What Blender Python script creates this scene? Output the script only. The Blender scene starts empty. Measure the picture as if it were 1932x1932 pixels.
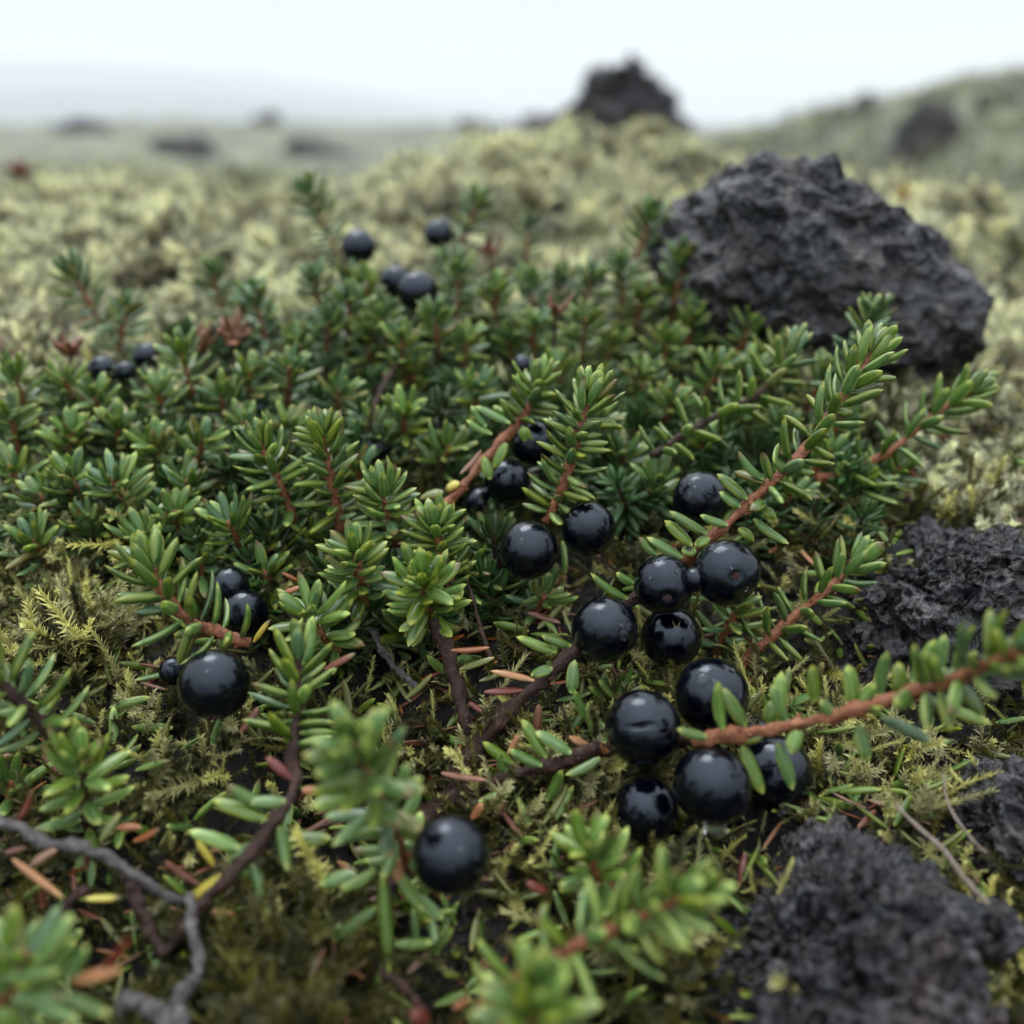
import bpy, math, random
import numpy as np
from mathutils import Vector, Matrix, Quaternion, Euler

# 1 unit = 1 cm
random.seed(11); rng = np.random.default_rng(11)
S = bpy.context.scene
C = S.collection
S.unit_settings.system = 'METRIC'; S.unit_settings.scale_length = 0.01
R = math.radians

# ------------------------------------------------------------------ camera
PITCH = R(19.6); FPX = 2071.6
cam_d = bpy.data.cameras.new('camera'); cam = bpy.data.objects.new('camera', cam_d); C.objects.link(cam)
cam.location = (0, 0, 0); cam.rotation_euler = (math.pi/2 - PITCH, 0, 0)
cam_d.sensor_width = 36; cam_d.lens = 36*FPX/1932
cam_d.clip_start = 0.05; cam_d.clip_end = 200000
cam_d.dof.use_dof = True; cam_d.dof.focus_distance = 11.7; cam_d.dof.aperture_fstop = 0.155
S.camera = cam
# ------------------------------------------------------------------ world, sun, exposure
SUN_EL, SUN_AZ = R(62), R(-25)
W = bpy.data.worlds.new('World'); S.world = W; W.use_nodes = True
nt = W.node_tree; nt.nodes.clear()
out = nt.nodes.new('ShaderNodeOutputWorld'); bg = nt.nodes.new('ShaderNodeBackground')
sky = nt.nodes.new('ShaderNodeTexSky'); sky.sky_type = 'NISHITA'; sky.sun_disc = False
sky.sun_elevation = SUN_EL; sky.sun_rotation = SUN_AZ; sky.dust_density = 4.0; sky.air_density = 1.2
tc = nt.nodes.new('ShaderNodeTexCoord'); sep = nt.nodes.new('ShaderNodeSeparateXYZ')
ramp = nt.nodes.new('ShaderNodeValToRGB')            # overcast luminance, brighter overhead (CIE)
ramp.color_ramp.elements[0].position = 0.0; ramp.color_ramp.elements[0].color = (6.6, 7.7, 9.0, 1)
ramp.color_ramp.elements[1].position = 1.0; ramp.color_ramp.elements[1].color = (30.0, 31.5, 33.0, 1)
e = ramp.color_ramp.elements.new(0.2); e.color = (8.3, 9.1, 9.9, 1)
mx = nt.nodes.new('ShaderNodeMix'); mx.data_type = 'RGBA'; mx.inputs[0].default_value = 0.9
L = nt.links
L.new(tc.outputs['Generated'], sep.inputs[0]); L.new(sep.outputs[2], ramp.inputs[0])
L.new(sky.outputs[0], mx.inputs[6]); L.new(ramp.outputs[0], mx.inputs[7])
cl = nt.nodes.new('ShaderNodeTexNoise'); cl.inputs['Scale'].default_value = 2.2; cl.inputs['Detail'].default_value = 4; L.new(tc.outputs['Generated'], cl.inputs['Vector'])
mr_ = nt.nodes.new('ShaderNodeMapRange'); mr_.inputs[3].default_value = .84; mr_.inputs[4].default_value = 1.16; L.new(cl.outputs['Fac'], mr_.inputs[0])
vm = nt.nodes.new('ShaderNodeVectorMath'); vm.operation = 'SCALE'; L.new(mx.outputs[2], vm.inputs[0]); L.new(mr_.outputs[0], vm.inputs['Scale']); L.new(vm.outputs[0], bg.inputs[0]); bg.inputs[1].default_value = 0.1; L.new(bg.outputs[0], out.inputs[0])
sd = bpy.data.lights.new('sun', 'SUN'); sd.energy = 1.5; sd.angle = R(28); sd.color = (1, 0.98, 0.95)
sun = bpy.data.objects.new('sun', sd); C.objects.link(sun)
sv = Vector((math.sin(SUN_AZ)*math.cos(SUN_EL), math.cos(SUN_AZ)*math.cos(SUN_EL), math.sin(SUN_EL)))
sun.rotation_euler = sv.to_track_quat('Z', 'Y').to_euler()
S.view_settings.view_transform = 'Standard'; S.view_settings.look = 'None'
S.view_settings.exposure = -0.02; S.view_settings.gamma = 1.0; S.view_settings.use_curve_mapping = False
S.render.engine = 'CYCLES'
S.cycles.use_denoising = True
try: S.cycles.denoiser = 'OPENIMAGEDENOISE'
except Exception: pass
S.cycles.max_bounces = 8; S.cycles.diffuse_bounces = 2; S.cycles.glossy_bounces = 3
S.cycles.transmission_bounces = 6; S.cycles.transparent_max_bounces = 8
S.cycles.caustics_reflective = False; S.cycles.caustics_refractive = False
S.cycles.volume_bounces = 1

# ------------------------------------------------------------------ numpy noise
def _h(ix, iy, iz, seed):
    h = (ix*374761393 + iy*668265263 + iz*2147483647 + seed*1274126177) & 0xffffffff
    h = ((h ^ (h >> 13))*1274126177) & 0xffffffff
    h = ((h ^ (h >> 16))*2246822519) & 0xffffffff
    return ((h ^ (h >> 15)) & 0xffffff)/float(0xffffff)
def vnoise(p, seed=0):
    i = np.floor(p).astype(np.int64); f = p - i; f = f*f*f*(f*(f*6-15)+10)
    r = 0
    for dx in (0, 1):
        wx = f[..., 0] if dx else 1-f[..., 0]
        for dy in (0, 1):
            wy = f[..., 1] if dy else 1-f[..., 1]
            for dz in (0, 1):
                wz = f[..., 2] if dz else 1-f[..., 2]
                r = r + wx*wy*wz*_h(i[..., 0]+dx, i[..., 1]+dy, i[..., 2]+dz, seed)
    return r*2-1
def fbm(p, octv=4, seed=0, gain=.5, ridged=False):
    a, s, r = 1.0, 0.0, 0
    for o in range(octv):
        n = vnoise(p*(2.03**o), seed+o)
        if ridged: n = 1-2*np.abs(n)
        r = r + a*n; s += a; a *= gain
    return r/s
def worley(p, seed=0):
    i = np.floor(p).astype(np.int64); best = np.full(p.shape[:-1], 9.0)
    for dx in (-1, 0, 1):
        for dy in (-1, 0, 1):
            for dz in (-1, 0, 1):
                c = (i[..., 0]+dx, i[..., 1]+dy, i[..., 2]+dz)
                q = np.stack([c[0]+_h(*c, seed), c[1]+_h(*c, seed+7), c[2]+_h(*c, seed+13)], -1)
                best = np.minimum(best, ((p-q)**2).sum(-1))
    return np.sqrt(best)
def n2(x, y, s, seed, octv=4): return fbm(np.stack([x*s, y*s, np.full_like(x, seed*3.7)], -1), octv, seed)

# ------------------------------------------------------------------ terrain height
_Y = [-60000, -300, -60, -10, 0, 5, 7, 9, 11, 13, 16, 19, 24, 32, 50, 75, 110, 300, 900, 1500, 3000, 4500, 9000, 60000]
_Z = [-400, -60, -20, -10, -8.2, -7.6, -7.3, -6.6, -5.9, -5.2, -4.25, -3.9, -3.55, -3.7, -4.5, -7.5, -11, -27, -60, -52, -20, -60, -150, -500]
def gs(x, y, cx, cy, sx, sy): return np.exp(-((x-cx)/sx)**2/2-((y-cy)/sy)**2/2)
def H(x, y):
    x = np.asarray(x, float); y = np.asarray(y, float)
    z = np.interp(y, _Y, _Z)
    z = z + 3.1*gs(x, y, 5.6, 44, 3.6, 6) + 1.7*gs(x, y, -1.5, 41, 4.5, 6) + 1.9*gs(x, y, 11.0, 31, 3.4, 5) + .9*gs(x, y, 17, 29, 4, 6)
    z = z + 2.3*gs(x, y, -16, 52, 8, 7) + .9*gs(x, y, -7, 27, 5, 4) + 1.0*gs(x, y, -14, 33, 5, 4)
    z = z + 37*gs(x, y, 215, 560, 85, 150) + 45*gs(x, y, 420, 600, 150, 170) + 9*gs(x, y, 115, 600, 50, 100)
    z = z + 18*gs(x, y, -700, 2600, 400, 500) + 10*gs(x, y, -1600, 2300, 300, 400)
    z = z - 1.9*gs(x, y, 14, 30, 6, 7) - .1*gs(x, y, 4, 43, 8, 8) - 1.4*gs(x, y, -14, 46, 12, 9) - 1.3*gs(x, y, -4.5, 40, 3, 8)
    d = np.sqrt(x*x+y*y)
    z = z + .62*n2(x, y, .55, 1)*np.clip(d/9, .3, 1) + .30*n2(x, y, 1.9, 2, 3)*np.clip((30-d)/10, 0, 1)
    z = z + 1.7*n2(x, y, .21, 12, 3)*np.clip((d-15)/12, 0, 1)*np.clip((160-d)/60, 0, 1)
    z = z + 1.6*n2(x, y, .12, 3, 3)*np.clip((d-17)/16, 0, 1) + 5.0*n2(x, y, .035, 4, 3)*np.clip((d-75)/150, 0, 1) + 9*n2(x, y, .011, 14, 4)*np.clip((d-220)/500, 0, 1)
    z = z + 12*n2(x, y, .007, 5, 4)*np.clip((d-700)/1500, 0, 1) + 26*n2(x, y, .0018, 6, 4)*np.clip((d-1800)/2000, 0, 1) + 20*n2(x, y, .0055, 16, 4)*np.clip((d-900)/900, 0, 1)
    # crest line of the moss mounds about 40 cm away
    z = z + np.interp(x*42/np.clip(y, 5, 1e6), [-21.38, -18.51, -15.63, -12.76, -9.89, -7.78, -6.25, -3.95, -1.65, 0.65, 2.95, 5.25, 6.97, 8.32, 10.23, 12.15, 15.02, 18.51, 21.73],
                      [0.77, 0.49, 0.48, 1.43, 0.65, 1.3, 2.26, 2.34, 1.81, 1.16, 0.38, 0.07, -0.15, -0.52, 0.13, 1.42, 0.27, -0.44, -2.0])*np.exp(-((y-42)/10)**2/2)
    rocky = 1/(1+np.exp(-(x-3.6)*2.2))*np.clip((14.5-y)/3, 0, 1)
    z = z + rocky*(.35*n2(x, y, 1.1, 8, 4) + .1*n2(x, y, 5, 9, 3) - .1)
    return z
cP, sP = math.cos(PITCH), math.sin(PITCH)
def V(px, py, d):
    a = (px-966)/FPX; b = -(py-966)/FPX
    return Vector((d*a, d*(cP+b*sP), d*(-sP+b*cP)))
def proj(x, y, z):
    d = y*cP - z*sP; u = y*sP + z*cP
    d = np.maximum(d, 1e-3)
    return 966+FPX*x/d, 966-FPX*u/d, d
_T = 3.5*1.006**np.arange(1300)
def G(px, py, h=0.0, tmin=0):
    v = V(px, py, 1.0); T = _T[_T > tmin]
    z = H(v.x*T, v.y*T)+h
    k = np.argmax(v.z*T < z)
    if k == 0: k = 1
    a, b = T[k-1], T[k]
    for _ in range(8):
        m = (a+b)/2
        if v.z*m < float(H(v.x*m, v.y*m))+h: b = m
        else: a = m
    return v*b

# ------------------------------------------------------------------ materials
def mat(name):
    m = bpy.data.materials.new(name); m.use_nodes = True
    t = m.node_tree; p = t.nodes['Principled BSDF']; return m, t, p
def N(t, ty, **kw):
    n = t.nodes.new(ty)
    for k, v in kw.items(): setattr(n, k, v)
    return n
def noise(t, vec, scale, det=4, rough=.55, dist=0):
    n = N(t, 'ShaderNodeTexNoise'); n.inputs['Scale'].default_value = scale; n.inputs['Detail'].default_value = det
    n.inputs['Roughness'].default_value = rough; n.inputs['Distortion'].default_value = dist
    if vec: t.links.new(vec, n.inputs['Vector'])
    return n.outputs['Fac']
def cramp(t, fac, stops):
    r = N(t, 'ShaderNodeValToRGB'); el = r.color_ramp.elements
    while len(el) < len(stops): el.new(.5)
    for e_, (p_, c_) in zip(el, stops): e_.position = p_; e_.color = (*c_, 1)
    t.links.new(fac, r.inputs[0]); return r.outputs[0]
def mixc(t, f, a, b, blend='MIX'):
    m = N(t, 'ShaderNodeMix'); m.data_type = 'RGBA'; m.blend_type = blend
    for sock, v in ((m.inputs[0], f), (m.inputs[6], a), (m.inputs[7], b)):
        if hasattr(v, 'links'): t.links.new(v, sock)
        elif isinstance(v, (int, float)): sock.default_value = v
        else: sock.default_value = (*v, 1)
    return m.outputs[2]
def mth(t, op, a, b=None, clamp=False):
    m = N(t, 'ShaderNodeMath', operation=op); m.use_clamp = clamp
    for i, v in enumerate((a, b)):
        if v is None: continue
        if hasattr(v, 'links'): t.links.new(v, m.inputs[i])
        else: m.inputs[i].default_value = v
    return m.outputs[0]
def bump(t, p, h, strength=.3, dist=.02, prev=None):
    b = N(t, 'ShaderNodeBump'); b.inputs['Strength'].default_value = strength; b.inputs['Distance'].default_value = dist
    t.links.new(h, b.inputs['Height'])
    if prev is not None: t.links.new(prev, b.inputs['Normal'])
    t.links.new(b.outputs[0], p.inputs['Normal']); return b.outputs[0]
def hsv(t, col, h=None, s=None, v=None):
    n = N(t, 'ShaderNodeHueSaturation'); t.links.new(col, n.inputs['Color'])
    for k, x in (('Hue', h), ('Saturation', s), ('Value', v)):
        if x is None: continue
        if hasattr(x, 'links'): t.links.new(x, n.inputs[k])
        else: n.inputs[k].default_value = x
    return n.outputs[0]
def maprange(t, f, a, b):
    m = N(t, 'ShaderNodeMapRange'); t.links.new(f, m.inputs[0]); m.inputs[3].default_value = a; m.inputs[4].default_value = b
    return m.outputs[0]

def leaf_material(name, dark, light, tip, trans=.18, rough=.26, spots=0.0):
    m, t, p = mat(name)
    co = N(t, 'ShaderNodeTexCoord').outputs['Object']; sx = N(t, 'ShaderNodeSeparateXYZ'); t.links.new(co, sx.inputs[0])
    oi = N(t, 'ShaderNodeObjectInfo').outputs['Random']
    va = N(t, 'ShaderNodeVectorMath', operation='ADD'); t.links.new(co, va.inputs[0])
    cb = N(t, 'ShaderNodeCombineXYZ'); t.links.new(mth(t, 'MULTIPLY', oi, 37.0), cb.inputs[0]); t.links.new(cb.outputs[0], va.inputs[1])
    nz = noise(t, va.outputs[0], 3.2, 3)
    base = mixc(t, nz, dark, light)
    # pale line in the middle of the leaf
    gl = mth(t, 'LESS_THAN', mth(t, 'ABSOLUTE', sx.outputs[0]), .05)
    base = mixc(t, mth(t, 'MULTIPLY', gl, .22), base, tuple(min(1, c*2.0) for c in light))
    tf = cramp(t, mth(t, 'ADD', sx.outputs[1], mth(t, 'MULTIPLY', mth(t, 'SUBTRACT', nz, .5), .25)), [(0, (.4,)*3), (.12, (0,)*3), (.80, (.03,)*3), (1.0, (.9,)*3)])
    col = mixc(t, tf, base, tip)
    edge = mth(t, 'MULTIPLY', mth(t, 'GREATER_THAN', mth(t, 'ABSOLUTE', sx.outputs[0]), .40), .35); col = mixc(t, edge, col, tip)
    od = mth(t, 'FRACT', mth(t, 'MULTIPLY', oi, 91.7)); sel = mth(t, 'GREATER_THAN', od, .88)
    bt = cramp(t, mth(t, 'ADD', sx.outputs[1], mth(t, 'MULTIPLY', nz, .2)), [(.80, (0,)*3), (1.0, (1,)*3)])
    col = mixc(t, mth(t, 'MULTIPLY', sel, bt), col, (.13, .095, .025))
    dirt = cramp(t, noise(t, va.outputs[0], 11, 4), [(.60, (0,)*3), (.74, (.35,)*3)]); col = mixc(t, dirt, col, (.10, .08, .03))
    if spots:
        sp = cramp(t, noise(t, va.outputs[0], 6, 2), [(.62, (0,)*3), (.72, (spots,)*3)])
        col = mixc(t, sp, col, (.25, .12, .03))
    col = hsv(t, col, maprange(t, oi, .488, .512), maprange(t, oi, 1.08, .88), maprange(t, oi, .72, 1.3))
    t.links.new(col, p.inputs['Base Color'])
    rr = noise(t, va.outputs[0], 9, 2)
    t.links.new(maprange(t, rr, rough-.1, rough+.16), p.inputs['Roughness'])
    p.inputs['Specular IOR Level'].default_value = .42
    p.inputs['Coat Weight'].default_value = .40; p.inputs['Coat Roughness'].default_value = .22
    bump(t, p, noise(t, va.outputs[0], 26, 2), .22, .004)
    tr = N(t, 'ShaderNodeBsdfTranslucent'); t.links.new(hsv(t, col, None, 1.15, 1.5), tr.inputs[0])
    ms = N(t, 'ShaderNodeMixShader'); ms.inputs[0].default_value = trans
    o = t.nodes['Material Output']; t.links.new(p.outputs[0], ms.inputs[1]); t.links.new(tr.outputs[0], ms.inputs[2]); t.links.new(ms.outputs[0], o.inputs[0])
    return m
M = {}
M['green'] = leaf_material('leaf_green', (.032, .094, .015), (.125, .225, .045), (.48, .52, .11))
M['fresh'] = leaf_material('leaf_fresh', (.065, .150, .017), (.195, .305, .050), (.55, .60, .11), .25)
M['blue'] = leaf_material('leaf_blue_green', (.030, .090, .034), (.110, .205, .085), (.32, .42, .14))
M['olive'] = leaf_material('leaf_olive', (.075, .10, .02), (.17, .19, .04), (.35, .26, .06), .18, .35, .5)
M['yellow'] = leaf_material('leaf_yellow', (.42, .33, .04), (.55, .50, .05), (.60, .30, .06), .2, .35, .6)
M['orange'] = leaf_material('leaf_orange', (.16, .048, .014), (.36, .125, .032), (.50, .26, .07), .12, .4, .3)
M['red'] = leaf_material('leaf_red', (.09, .020, .011), (.21, .050, .026), (.30, .10, .04), .12, .38)
M['brown'] = leaf_material('leaf_brown', (.08, .03, .016), (.20, .08, .036), (.28, .14, .06), .08, .42)

def bark_material(name, a, b, c, bs=.6):
    m, t, p = mat(name)
    co = N(t, 'ShaderNodeTexCoord').outputs['Object']
    n1 = noise(t, co, 12, 6, .7, 1.2); n2_ = noise(t, co, 45, 5)
    col = cramp(t, n1, [(.3, a), (.5, b), (.72, c)])
    t.links.new(mixc(t, mth(t, 'MULTIPLY', n2_, .5), col, a), p.inputs['Base Color'])
    p.inputs['Roughness'].default_value = .5
    nb = bump(t, p, n1, bs, .05); bump(t, p, n2_, bs, .015, nb)
    return m
M['stem'] = bark_material('stem_rust', (.07, .020, .008), (.30, .095, .035), (.55, .27, .14))
M['stem_dark'] = bark_material('stem_brown', (.010, .004, .003), (.050, .018, .011), (.15, .065, .04), .9)
M['bark_grey'] = bark_material('bark_grey', (.03, .022, .022), (.13, .115, .115), (.34, .32, .31), 1.0)
M['straw'] = bark_material('straw', (.12, .08, .06), (.26, .20, .16), (.40, .34, .28), .4)

m, t, p = mat('berry_skin'); M['berry'] = m
co = N(t, 'ShaderNodeTexCoord').outputs['Object']; oi = N(t, 'ShaderNodeObjectInfo').outputs['Random']
nb1 = noise(t, co, 4.5, 3); nb2 = noise(t, co, 60, 2); nb3 = noise(t, co, 9, 4, .6, 1.0)
t.links.new(mixc(t, nb1, (.0006, .0009, .0022), (.0016, .0025, .0062)), p.inputs['Base Color'])
t.links.new(cramp(t, nb3, [(.35, (.04,)*3), (.7, (.18,)*3)]), p.inputs['Roughness'])
p.inputs['Specular IOR Level'].default_value = .55; p.inputs['Specular Tint'].default_value = (.72, .84, 1, 1)
p.inputs['Sheen Weight'].default_value = .0; p.inputs['Sheen Tint'].default_value = (.6, .7, 1, 1)
pr = bump(t, p, nb1, .22, .03); bump(t, p, nb2, .10, .004, pr)
m, t, p = mat('berry_scar'); M['scar'] = m
p.inputs['Base Color'].default_value = (.05, .02, .02, 1); p.inputs['Roughness'].default_value = .5
co = N(t, 'ShaderNodeTexCoord').outputs['Object']; bump(t, p, noise(t, co, 30, 3), .8, .02)
m, t, p = mat('water'); M['water'] = m
p.inputs['Base Color'].default_value = (1, 1, 1, 1); p.inputs['Transmission Weight'].default_value = 1; p.inputs['IOR'].default_value = 1.33; p.inputs['Roughness'].default_value = 0.0

def moss_material(name, low, mid, tip, fuzz=0):
    m, t, p = mat(name)
    co = N(t, 'ShaderNodeTexCoord').outputs['Object']; sx = N(t, 'ShaderNodeSeparateXYZ'); t.links.new(co, sx.inputs[0])
    oi = N(t, 'ShaderNodeObjectInfo').outputs['Random']
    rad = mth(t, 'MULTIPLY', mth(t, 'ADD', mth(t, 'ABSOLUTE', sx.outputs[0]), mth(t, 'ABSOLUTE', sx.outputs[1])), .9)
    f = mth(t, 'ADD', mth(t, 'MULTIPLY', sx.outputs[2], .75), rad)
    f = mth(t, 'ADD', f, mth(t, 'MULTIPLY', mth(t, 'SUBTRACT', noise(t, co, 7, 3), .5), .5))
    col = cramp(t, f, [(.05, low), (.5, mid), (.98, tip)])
    geo = N(t, 'ShaderNodeNewGeometry').outputs['Position']
    pn = noise(t, geo, .35, 3)
    if fuzz: col = mixc(t, cramp(t, noise(t, geo, .8, 3, .6), [(.46, (0,)*3), (.62, (.85,)*3)]), col, (.10, .085, .04))
    col = hsv(t, col, maprange(t, pn, .485, .515), maprange(t, oi, .8, 1.15), maprange(t, oi, .65, 1.35))
    t.links.new(col, p.inputs['Base Color']); p.inputs['Roughness'].default_value = .45
    p.inputs['Specular IOR Level'].default_value = .35
    tr = N(t, 'ShaderNodeBsdfTranslucent'); t.links.new(col, tr.inputs[0])
    ms = N(t, 'ShaderNodeMixShader'); ms.inputs[0].default_value = .3 if fuzz or 'far' in name else .12
    o = t.nodes['Material Output']; t.links.new(p.outputs[0], ms.inputs[1]); t.links.new(tr.outputs[0], ms.inputs[2]); t.links.new(ms.outputs[0], o.inputs[0])
    return m
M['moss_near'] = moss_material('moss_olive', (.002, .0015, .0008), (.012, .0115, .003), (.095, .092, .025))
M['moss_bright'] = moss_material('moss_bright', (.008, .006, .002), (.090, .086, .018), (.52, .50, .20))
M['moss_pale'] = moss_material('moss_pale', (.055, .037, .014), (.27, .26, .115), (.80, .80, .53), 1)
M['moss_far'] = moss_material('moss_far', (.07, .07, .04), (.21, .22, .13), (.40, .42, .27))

def lava_material(name, dark, mid, light, sc=1.0):
    m, t, p = mat(name)
    co = N(t, 'ShaderNodeTexCoord').outputs['Object']
    n1 = noise(t, co, 1.1*sc, 6, .62, .5); n2_ = noise(t, co, 5*sc, 5, .65); n3 = noise(t, co, 16*sc, 4, .6)
    col = cramp(t, n2_, [(.36, dark), (.50, mid), (.66, light)])
    big_ = cramp(t, noise(t, co, .9*sc, 4, .6), [(.38, (.35,)*3), (.62, (1.35,)*3)]); col = mixc(t, 1.0, col, big_, 'MULTIPLY')
    col = mixc(t, cramp(t, n1, [(.48, (0,)*3), (.64, (.7,)*3)]), col, (.060, .040, .037))
    col = mixc(t, cramp(t, noise(t, co, 3.3*sc, 3), [(.56, (0,)*3), (.68, (.45,)*3)]), col, (.035, .042, .055))
    lich = cramp(t, noise(t, co, 2.6*sc, 5, .6), [(.66, (0,)*3), (.72, (.5,)*3)])
    col = mixc(t, lich, col, (.17, .165, .13))
    t.links.new(col, p.inputs['Base Color'])
    t.links.new(maprange(t, n3, .15, .55), p.inputs['Roughness'])
    vo = N(t, 'ShaderNodeTexVoronoi'); vo.inputs['Scale'].default_value = 7*sc; t.links.new(co, vo.inputs['Vector'])
    b1 = bump(t, p, vo.outputs['Distance'], .7, .12/sc); b2 = bump(t, p, n2_, .9, .10/sc, b1); bump(t, p, n3, .5, .04/sc, b2)
    return m
M['lava'] = lava_material('lava_rock', (.002, .0025, .004), (.017, .018, .023), (.105, .105, .115), 1.3)
M['lava_fine'] = lava_material('lava_rock_fine', (.0015, .0015, .002), (.018, .018, .022), (.13, .126, .135), 1.1)
M['lava_far'] = lava_material('lava_rock_far', (.010, .010, .013), (.022, .022, .025), (.05, .047, .05), .12)

m, t, p = mat('ground_soil'); M['ground'] = m
geo = N(t, 'ShaderNodeNewGeometry').outputs['Position']; sx = N(t, 'ShaderNodeSeparateXYZ'); t.links.new(geo, sx.inputs[0])
d_ = N(t, 'ShaderNodeVectorMath', operation='LENGTH'); t.links.new(geo, d_.inputs[0]); dist = d_.outputs['Value']
soil = cramp(t, noise(t, geo, 3, 6, .65), [(.3, (.002, .0015, .0015)), (.55, (.007, .005, .0035)), (.8, (.018, .012, .008))])
near_m = cramp(t, noise(t, geo, .45, 4), [(.4, (.02, .016, .009)), (.65, (.07, .065, .03))])
far_m = cramp(t, noise(t, geo, .016, 8, .66, .9), [(.36, (.065, .066, .062)), (.42, (.06, .065, .045)), (.52, (.13, .145, .085)), (.72, (.30, .32, .21))])
c1 = mixc(t, mth(t, 'DIVIDE', mth(t, 'SUBTRACT', dist, 13.0), 7.0, True), soil, near_m)
c2 = mixc(t, mth(t, 'DIVIDE', mth(t, 'SUBTRACT', dist, 90.0), 200.0, True), c1, far_m)
t.links.new(c2, p.inputs['Base Color']); p.inputs['Roughness'].default_value = .75
b1 = bump(t, p, noise(t, geo, 6, 6, .7), .9, .12); bump(t, p, noise(t, geo, .05, 8, .7), .8, 6, b1)

# ------------------------------------------------------------------ mesh helpers
def link(o, parent=None):
    C.objects.link(o)
    if parent is not None: o.parent = parent
    return o
def mesh(name, v, f, m=None, smooth=True):
    me = bpy.data.meshes.new(name)
    me.from_pydata([tuple(a) for a in np.asarray(v).tolist()], [], f if isinstance(f, list) else f.tolist())
    if smooth: me.shade_smooth()
    if m: me.materials.append(m)
    return me
def tag(o, label=None, cat=None, group=None, kind=None):
    if label: o['label'] = label
    if cat: o['category'] = cat
    if group: o['group'] = group
    if kind: o['kind'] = kind
    return o
def catmull(P, n):
    P = np.array([list(p) for p in P], float)
    if len(P) == 2: P = np.array([P[0], (P[0]+P[1])/2, P[1]])
    Q = np.vstack([2*P[0]-P[1], P, 2*P[-1]-P[-2]])
    seg = len(P)-1; o = []
    for u in np.linspace(0, seg, n):
        k = min(int(u), seg-1); s = u-k
        a, b, c, d = Q[k:k+4]
        o.append(.5*((2*b)+(-a+c)*s+(2*a-5*b+4*c-d)*s*s+(-a+3*b-3*c+d)*s**3))
    return np.array(o)
def frames(P):
    T = np.gradient(P, axis=0); T /= np.linalg.norm(T, axis=1)[:, None]+1e-9
    up = np.array([0, 0, 1.]) if abs(T[0, 2]) < .9 else np.array([1., 0, 0])
    n = np.cross(T[0], up); n /= np.linalg.norm(n); A = [n]
    for i in range(1, len(P)):
        n = A[-1]-T[i]*np.dot(A[-1], T[i]); n /= np.linalg.norm(n)+1e-9; A.append(n)
    A = np.array(A); return T, A, np.cross(T, A)
def tube_vf(P, r, k=8, rough=0., seed=0, freq=8):
    T, A, B = frames(P); n = len(P)
    an = np.linspace(0, 2*math.pi, k, endpoint=False)
    ring = P[:, None, :] + (np.cos(an)[None, :, None]*A[:, None, :]+np.sin(an)[None, :, None]*B[:, None, :])*np.asarray(r)[:, None, None]
    if rough:
        nn = fbm(ring*freq, 3, seed)
        ring = ring + (ring-P[:, None, :])*(nn[..., None]*rough)
    v = np.vstack([ring.reshape(-1, 3), P[:1], P[-1:]+T[-1:]*r[-1]*.6]); f = []
    for i in range(n-1):
        for j in range(k):
            j2 = (j+1) % k; f.append((i*k+j, i*k+j2, (i+1)*k+j2, (i+1)*k+j))
    for j in range(k):
        f.append((n*k, (j+1) % k, j)); f.append((n*k+1, (n-1)*k+j, (n-1)*k+(j+1) % k))
    return v, f

def leaf_vf(bend=.1, fat=1., twist=0., rings=9, k=8, seed=0, tipr=.45):
    ts = np.linspace(0, 1, rings)**.9; v = []; f = []
    for i, s in enumerate(ts):
        w = .5*fat*(.32+.68*math.sin(min(1, s/.34)*math.pi/2)**.8)*(1 if s < .5 else max(0.0, 1-((s-.5)/.5)**2.7)**.66)
        if i == rings-1: w = .02
        z0 = bend*(s**2)-bend*.1*s; x0 = .10*math.sin(seed*1.7+s*2.2)*s
        for j in range(k):
            a = 2*math.pi*j/k+twist*s
            x = math.cos(a)*w; z = math.sin(a)*w*.62
            if z > 0: z -= .16*w*math.exp(-(x/(.3*w+1e-6))**2)       # shallow groove on the upper face
            v.append((x0+x, s, z0*3.2+z))
    for i in range(rings-1):
        for j in range(k):
            j2 = (j+1) % k; f.append((i*k+j, i*k+j2, (i+1)*k+j2, (i+1)*k+j))
    f.append(tuple(range(k))); f.append(tuple(range((rings-1)*k, rings*k))[::-1])
    return np.array(v), f
LEAF = {}
shapes = [dict(bend=.10, fat=1.0), dict(bend=.25, fat=.92), dict(bend=-.12, fat=1.08), dict(bend=.4, fat=.9), dict(bend=.03, fat=1.15)]
for mn in ('green', 'fresh', 'blue', 'olive', 'yellow', 'orange', 'red', 'brown'):
    LEAF[mn] = []
    for i, s_ in enumerate(shapes):
        v, f = leaf_vf(seed=i, **s_); LEAF[mn].append(mesh('leaf_shape', v, f, M[mn]))
LEAF_W = .128                                                        # cm, width of a leaf
def orient(base, d, up):
    d = Vector(d).normalized(); up = Vector(up); z = up-d*up.dot(d)
    if z.length < 1e-4: z = Vector((0, 0, 1))-d*d.z
    if z.length < 1e-4: z = Vector((1, 0, 0))
    z.normalize(); x = d.cross(z)
    return Matrix((x, d, z)).transposed().to_quaternion()
def add_leaf(root, base, d, up, length, width, kind, name='leaf'):
    me = random.choice(LEAF[kind])
    o = bpy.data.objects.new(name, me); C.objects.link(o)
    if root is not None:
        o.parent = root; o.location = Vector(base)-root.location
    else: o.location = Vector(base)
    o.rotation_mode = 'QUATERNION'; o.rotation_quaternion = orient(base, d, up)
    o.scale = (width, length, width)
    return o
def pick_kind(palette):
    r = random.random(); a = 0
    for k, w in palette:
        a += w
        if r < a: return k
    return palette[0][0]
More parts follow.
